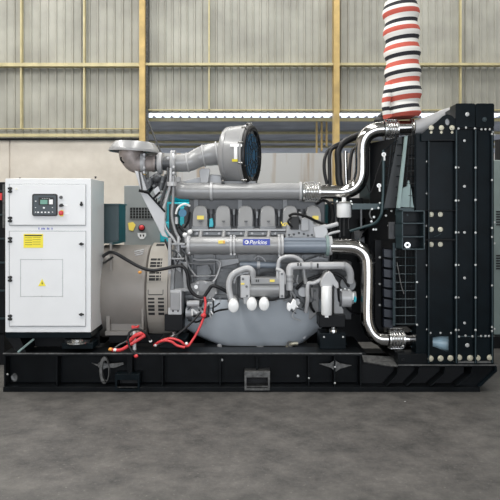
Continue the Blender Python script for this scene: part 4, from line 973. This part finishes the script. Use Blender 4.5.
MB().prism([(398, 137), (406, 136), (398, 208), (384, 208)], .22, .24).mk('slanted_guard_panel', mat('dull_black_sheet', (.018, .021, .023), .5, var=.3), ra)
MB().prism([(399, 208), (414, 208), (414, 215), (398, 215)], .08, .2).mk('guard_base', 'dteal', ra)
grid([(384, 150, .25), (398, 140, .22), (390, 205, .26), (382, 205, .28)], 2, 6, .005, 'wire_guard', 'rad')
grid([(395, 249, .12), (416, 249, .05), (416, 324, .05), (395, 324, .12)], 2, 9, .004, 'wire_guard', 'radedge')
grid([(395, 249, .125), (416, 249, .055), (416, 324, .055), (395, 324, .125)], 14, 2, .0018, 'fine_mesh', 'rad')
MB().tube([P(397, 262, .1), P(401, 284, .1), P(404, 294, .08)], px(.5, .1), n=6).mk('guard_stay', 'steel', ra)
lv = MB()
for k in range(8): lv.prism([(384, 249+k*10), (393, 250+k*10), (393, 258.2+k*10), (384, 257+k*10)], .2, .26)
lv.mk('shroud_louvre', mat('blue_black_paint', (.005, .008, .016), .4), ra, .003)
slab(393.2, 243, 395.2, 326, 'radedge', y0=.13, y1=.16, name='guard_post')
slab(375, 240, 384, 335, 'blackd', y0=.4, y1=.5, name='shroud_flange')
bolts(ra, [(379.8, 257.3), (379.8, 284), (379.8, 305)], .398, .9)
# belts, rods, blue-green pipe and pulley guard left of the shroud
MB().tube([P(383.5, 150, .26), P(383.5, 180, .26), P(382.5, 205, .26), P(381, 215, .26), P(375, 223, .3), P(360, 228, .36), P(350, 231, .4)], px(1.4, .3), n=12).mk('drain_pipe', 'dteal', ra)
MB().pb(352, 203.5, 400, 209.5, .34, .38).mk('guard_rail', 'dteal', ra, .003)
MB().pb(360.5, 209, 362, 228, .34, .36).mk('guard_post', 'dgrey', ra)
MB().lathe(P(376, 214, .5), P(376, 214, .42), [(0, px(7, .42)), (.03, px(7, .42)), (.03, px(5.6, .42)), (.01, px(5.6, .42))], n=28, cap=True).mk('belt_pulley', 'steel', ra)
bolts(ra, [(372, 209), (378.5, 208), (382, 213), (374, 217), (371.5, 221.5), (389.5, 205.5), (386, 215.6), (391.5, 211), (388.5, 225.5), (373.5, 229.5), (376, 229.5), (380, 203)], .30, .9)
MB().pb(389, 222, 395, 239, .22, .26).mk('hinge_bracket', 'dgrey', ra, .003)
MB().pb(396, 224, 401.5, 238, .12, .2).mk('hinge_bracket', 'rad', ra, .003)
for (y, x) in ((154.5, 383.8), (185.5, 379)):
    hk = MB(); hk.lathe(P(x, y, .24), P(x, y, .2), [(0, px(2.2, .24)), (.012, px(2.2, .24)), (.012, px(1.0, .24)), (0, px(1.0, .24))], n=16); hk.tube([P(x+.5, y+1, .23), P(x+.8, y+6, .23)], px(.9, .24), n=8, smooth=False); hk.mk('lifting_hook', 'filt', ra)
MB().tube([P(366, 184, .3), P(371, 192, .3), P(378, 170, .26), P(383, 156, .26)], px(.5, .3), n=6).mk('guard_cable', 'rubber', ra)
# adapter behind the cut-out; its blue lit look is in the colour
cn = MB(); cn.lathe(P(428, 341.5, .26), P(452, 343.5, .26), [(0, px(5, .26)), (px(8, .26), px(5.5, .26)), (px(14, .26), px(10, .26)), (px(22, .26), px(10.5, .26))], n=28); cn.mk('outlet_cone', 'paleb', ra)
MB().pb(429, 330, 455, 363, .6, .62).mk('inner_wall', 'blackd', ra)
MB().box(P(384, 0, .3).x, P(457, 0, .3).x, .75, 1.5, P(0, 361, 0).z, P(0, 345, .2).z).mk('bottom_tank', 'blackd', ra)
MB().pb(417, 140, 457, 334, .10, .75).mk('shroud_side', 'blackd', ra)

# ============================================================ STRIPED SLEEVE
sv = MB(); rows_ = []
for k in range(34):
    z = -.01 + k*.034; rows_.append((z, px(16 + 1.4*math.sin(k*1.1) + (1.5 if k > 4 else 0) - (1.5 if k == 0 else 0), .3)))
b0 = P(404, 116.6, .46)
sv.lathe(b0, b0 + Vector((-.03, 0, 1)), rows_, n=36)
so = sv.mk('striped_cloth_sleeve', 'stripe'); tag(so, 'red black and white striped cloth sleeve rising above the upper steel pipe', 'sleeve')
tk = MB(); 
for k in range(1): tk.tube([P(388, 117, .4), P(386, 110, .38), P(386, 103, .38), P(387.5, 94, .38), P(389.5, 84, .42)], [px(5, .5), px(3.6, .5), px(4.2, .5), px(4.5, .5), px(4.5, .5)], n=18)
tko = tk.mk('striped_cloth_sleeve', 'stripe'); tag(tko, 'narrow fold of striped cloth hanging left of the wide striped sleeve', 'sleeve')
bkc = MB(); bkc.ball(P(383, 121, .6), px(6.5, .6), (1.4, .8, .8)); bkc.tube([P(377, 124, .6), P(381, 117, .6), P(387, 116, .6), P(391, 120, .6)], px(3.4, .6), n=12)
tag(bkc.mk('black_cover', 'rubber'), 'crumpled black cover behind the top bend of the upper steel pipe', 'cover')

# ============================================================ CABLES
def cable(name, pts, r_, m_, label, cat='cable', ends=None, group=None, Y=None):
    t = thing(name, label, cat, P(*pts[0])) if ends else None
    b = MB().tube([P(*q) for q in pts], px(r_, .3), n=12).mk(name if not t else 'jacket', m_, t)
    if not t: tag(b, label, cat, group); return b
    for q, rr, mm, nm in ends: MB().ball(P(*q), px(rr, .2), (1.2, 1, 1)).mk(nm, mm, t)
    return t
cable('power_cable', [(101, 258, .60), (105.5, 254.5, .34), (110, 252.3, .24), (116, 253.5, .22), (128, 260.5, .24), (140, 267, .24), (152, 270.3, .24), (165, 268.6, .26), (177, 266, .28), (184, 267.5, .28), (187.5, 275, .28), (189, 287, .28), (195, 295, .28), (203, 297, .28), (208, 291, .28), (212, 286, .28), (219, 287.5, .28), (229, 293, .3)], 1.7, 'rubber', 'thick black cable sagging across the round alternator to the engine')
cable('power_cable', [(101, 264, .60), (105.5, 262, .36), (110, 259, .27), (113, 257, .28)], 1.1, 'rubber', 'thin black cable beside the conduit stub right of the white cabinet')
cable('battery_cable', [(204.8, 297, .26), (205.5, 305, .24), (204, 315, .22), (202.8, 320, .2), (198, 331, .18), (192, 341, .16), (187, 346.2, .12), (180, 341, .1), (170, 338.5, .1), (160, 341.5, .1), (154, 345.5, .12)], 1.2, 'red', 'long red cable hanging from the starter motor and looping on the base edge', ends=[((203.6, 315.5, .2), 2.4, 'red', 'cable_boot')])
cable('battery_cable', [(201, 312, .24), (193, 321, .2), (182, 331, .16), (170, 339, .12), (158, 345, .1)], 1.0, 'rubber', 'black cable slanting down from the starter motor to the base')
# jump-lead bundle on the base near the cabinet
cable('red_clamp_cable', [(110, 349.6, .06), (120, 350, .04), (128, 346, .04), (137, 340.5, .05), (145, 335.5, .07)], 1.6, 'red', 'red and silver clamp cable lying on the base right of the white cabinet', ends=[((110.5, 349.3, .05), 1.8, 'orange', 'clamp_end'), ((115, 350, .04), 1.6, 'filt', 'clamp_jaw')])
cable('red_cable', [(128, 343, .1), (135, 336, .09), (142, 333.5, .09), (145.5, 334, .08)], 2.0, 'red', 'short thick red cable over the bundle in front of the alternator foot')
cable('black_loop_cable', [(151, 341.5, .04), (146, 333.5, .02), (138, 329.2, .01), (131, 331, -.01), (128, 337, -.02), (129, 345, -.03), (131.5, 350.5, -.04), (135, 354.5, -.04)], 1.1, 'rubber', 'black looped cable hanging over the base edge with a red tip', ends=[((136, 356, -.04), 1.8, 'red', 'red_tip'), ((150.5, 341, .04), 1.4, 'filt', 'silver_terminal')])
cable('silver_cable', [(113, 350, .1), (118, 345.5, .12), (125, 342, .14), (132, 338.5, .14)], .8, 'steel', 'thin grey cable beneath the red clamp cable')
cable('coiled_red_cable', [(155, 346, .08), (158, 342.5, .06), (165, 340.5, .05), (172, 342, .05), (177, 345.5, .05), (185, 347.5, .05)], 1.2, 'red', 'red cable coiled on the base under the rear engine mount', ends=[((155.5, 345.5, .06), 1.4, 'lgrey', 'terminal'), ((186.5, 343.5, .06), 1.4, 'filt', 'terminal')])
tvh = thing('isolator_valve', 'red T handled valve with white stem in front of the alternator foot', 'valve', P(134.5, 352, .12))
MB().cyl(P(134.5, 351, .14), P(134.5, 331, .14), px(1.7, .14)).mk('valve_stem', 'filt', tvh)
MB().prism([(131, 326.2), (134.5, 327.2), (138.3, 326), (138.5, 328), (135.6, 330.4), (133.8, 330.4), (131.6, 328.4)], .11, .17).mk('valve_handle', 'red', tvh, .004)

# ============================================================ SECOND SET BEHIND
b2 = tag(MB().box(P(94, 0, 2.4).x, P(470, 0, 2.4).x, 2.4, 3.9, 0, .42).mk('base_frame', 'blackd', None, .006), 'black base of the neighbouring machine, seen under and behind the front engine', 'base frame')
gb = thing('grey_equipment_cabinet', 'grey cabinet with grille, yellow tag and red stop button seen behind the alternator', 'equipment cabinet', P(142, 300, 2.5))
YB = 2.5
b_ = MB(); q0 = P(124, 185.5, YB); q1 = P(166, 185.5, YB); b_.box(q0.x, q1.x, YB, YB+.6, .42, q0.z); b_.mk('cabinet_body', 'boxg', gb, .008)
gr = MB().pb(129.6, 207.3, 153.5, 218.8, YB-.01, YB+.01).mk('grille', 'hole', gb)
gl = MB()
for k in range(9): gl.pb(129.6+k*2.9, 207.3, 130+k*2.9, 218.8, YB-.016, YB-.008)
for k in range(5): gl.pb(129.6, 207.3+k*2.75, 153.5, 207.6+k*2.75, YB-.016, YB-.008)
gl.mk('grille_bars', 'boxg', gr)
MB().prism([(128, 223), (133, 222), (135.5, 225), (133, 231), (129, 230)], YB-.012, YB).mk('yellow_tag', 'yel2', gb)
MB().lathe(P(141.7, 227.8, YB), P(141.7, 227.8, YB-.1), [(0, px(3.5, YB)), (.02, px(3.4, YB)), (.03, px(2, YB))], n=20).mk('switch_collar', 'ink', gb)
MB().lathe(P(141.7, 227.5, YB-.03), P(141.7, 227.5, YB-.1), [(0, px(2.5, YB)), (.03, px(2.5, YB)), (.04, px(1.5, YB))], n=20).mk('stop_button', 'red', gb)
lbp = MB().prism([(137.5, 233), (146, 233), (146, 236), (143.5, 239), (140, 239), (137.8, 236)], YB-.01, YB).mk('white_label', 'paper', gb)
for x in (140.5, 143.5): MB().prism([(x-.9, 234.5), (x+.7, 234.5), (x+.5, 236.8), (x-.4, 236.8)], YB-.013, YB-.009).mk('label_mark', 'ink', gb)
te = thing('teal_engine', 'bright teal engine showing through the gaps behind the grey engine', 'engine', P(250, 300, 3.0))
t_ = MB(); t0 = P(158, 202, 2.6); t1 = P(300, 206, 2.6); t_.box(t0.x, t1.x, 2.6, 3.5, .5, t0.z); t_.mk('teal_block', 'teal', te, .02)
MB().box(t0.x+.1, t1.x-.3, 2.8, 3.3, .42, .52).mk('teal_sump', 'teal', te)
MB().cyl(P(172, 196, 2.9), P(296, 196, 2.9), px(8, 2.9), n=28).mk('teal_pipe', 'teal', te)
MB().pb(160, 222, 170, 242, 2.3, 2.6).mk('teal_housing', 'teal', te, .01)
MB().pb(161.5, 188, 165.5, 204, 2.6, 2.7).mk('teal_bracket', 'teal', te, .01)
MB().pb(217, 183.4, 266, 190, 2.7, 3.3).mk('teal_cover_plate', 'teal', te, .01)
MB().prism([(176, 207), (192, 207), (192, 228), (186, 231), (178, 225)], 2.5, 2.6).mk('teal_housing', 'teal', te, .01)
# left edge: the flank of another machine
lf = thing('neighbouring_radiator', 'dark machine flank with a red band cut off by the left picture edge', 'radiator', P(-10, 330, 1.0))
MB().pb(-40, 182, 4.2, 335, 1.0, 1.8).mk('dark_panel', 'blackd', lf, .005)
for y in (190, 214, 238, 262, 290, 318): MB().pb(-10, y, 4.6, y+1.5, .97, 1.02).mk('panel_rib', 'radedge', lf)
MB().pb(-10, 193, 1.8, 200, .96, 1.0).mk('red_band', 'red', lf)
MB().pb(2.5, 184, 4.4, 228, .96, 1.02).mk('edge_post', 'steel', lf)
MB().box(P(-40, 0, 1.0).x, P(4.2, 0, 1.0).x, 1.0, 1.8, 0, P(0, 333, 1.0).z).mk('machine_base', 'blackd', lf)
# right edge: grey-green enclosure
rt = thing('neighbouring_enclosure', 'grey green louvred enclosure on a dark plinth cut off by the right picture edge', 'enclosure', P(510, 350, 1.9))
YQ = 1.9
q0 = P(488, 150, YQ); MB().box(q0.x, q0.x+1.6, YQ, YQ+1.4, P(0, 335, YQ).z, P(0, 160, YQ).z).mk('enclosure_wall', 'encl', rt, .01)
for yc in (211, 255):
    lv = MB()
    for k in range(6): lv.pb(496.3, yc+k*2.6, 515, yc+1.4+k*2.6, YQ-.01, YQ+.005)
    lv.mk('louvre_slots', 'hole', rt)
MB().box(q0.x-.05, q0.x+1.65, YQ-.1, YQ+1.5, 0, P(0, 335, YQ).z).mk('plinth', 'blackd', rt)
MB().cyl(P(502, 168, YQ+.3), P(502, 140, YQ+.3), px(7, YQ)).mk('exhaust_stack', 'rubber', rt)

# small bright pebble on the floor
tag(MB().ball(P(405, 402.3, -.28), .012, (1.3, 1, .7)).mk('metal_scrap', 'filt'), 'tiny bright scrap lying on the dark floor before the radiator', 'scrap')

# ============================================================ LIGHT
w = bpy.data.worlds.new('sky'); S.world = w; w.use_nodes = True
bg = w.node_tree.nodes['Background']; bg.inputs['Color'].default_value = (.80, .87, 1.0, 1); bg.inputs['Strength'].default_value = 1.6
def area(name, loc, rot, sx, sy, e, col=(1, 1, 1)):
    l_ = bpy.data.lights.new(name, 'AREA'); l_.shape = 'RECTANGLE'; l_.size = sx; l_.size_y = sy; l_.energy = e; l_.color = col
    o = bpy.data.objects.new(name, l_); COL.objects.link(o); o.location = loc; o.rotation_euler = rot; return o
for x, e_ in ((-4.6, 460), (-.4, 280), (3.9, 120)): area('overhead_area_lamp', (x, -1.0, 6.8), (0, 0, 0), .9, 8, e_, (1, .985, .95))  # area lamps added for soft top light; the ceiling has no openings
area('overhead_area_lamp', (0, 4.6, 6.8), (0, 0, 0), 14, .8, 260, (1, .985, .95))  # one more added area lamp, close to the back wall
area('loading_door_daylight', (0, -9.3, 2.4), (math.radians(88), 0, 0), 8, 4, 290, (.93, .97, 1))
S.view_settings.view_transform = 'Standard'; S.view_settings.look = 'None'; S.view_settings.gamma = 1; S.view_settings.use_curve_mapping = False
S.view_settings.exposure = 0.2
cam = bpy.data.cameras.new('camera'); co = bpy.data.objects.new('camera', cam); COL.objects.link(co); S.camera = co
co.location = (0, -D, CZ); co.rotation_euler = (math.pi/2, 0, 0); cam.sensor_width = 36; cam.lens = F/500*36; cam.shift_y = -37/500
cam.clip_end = 100
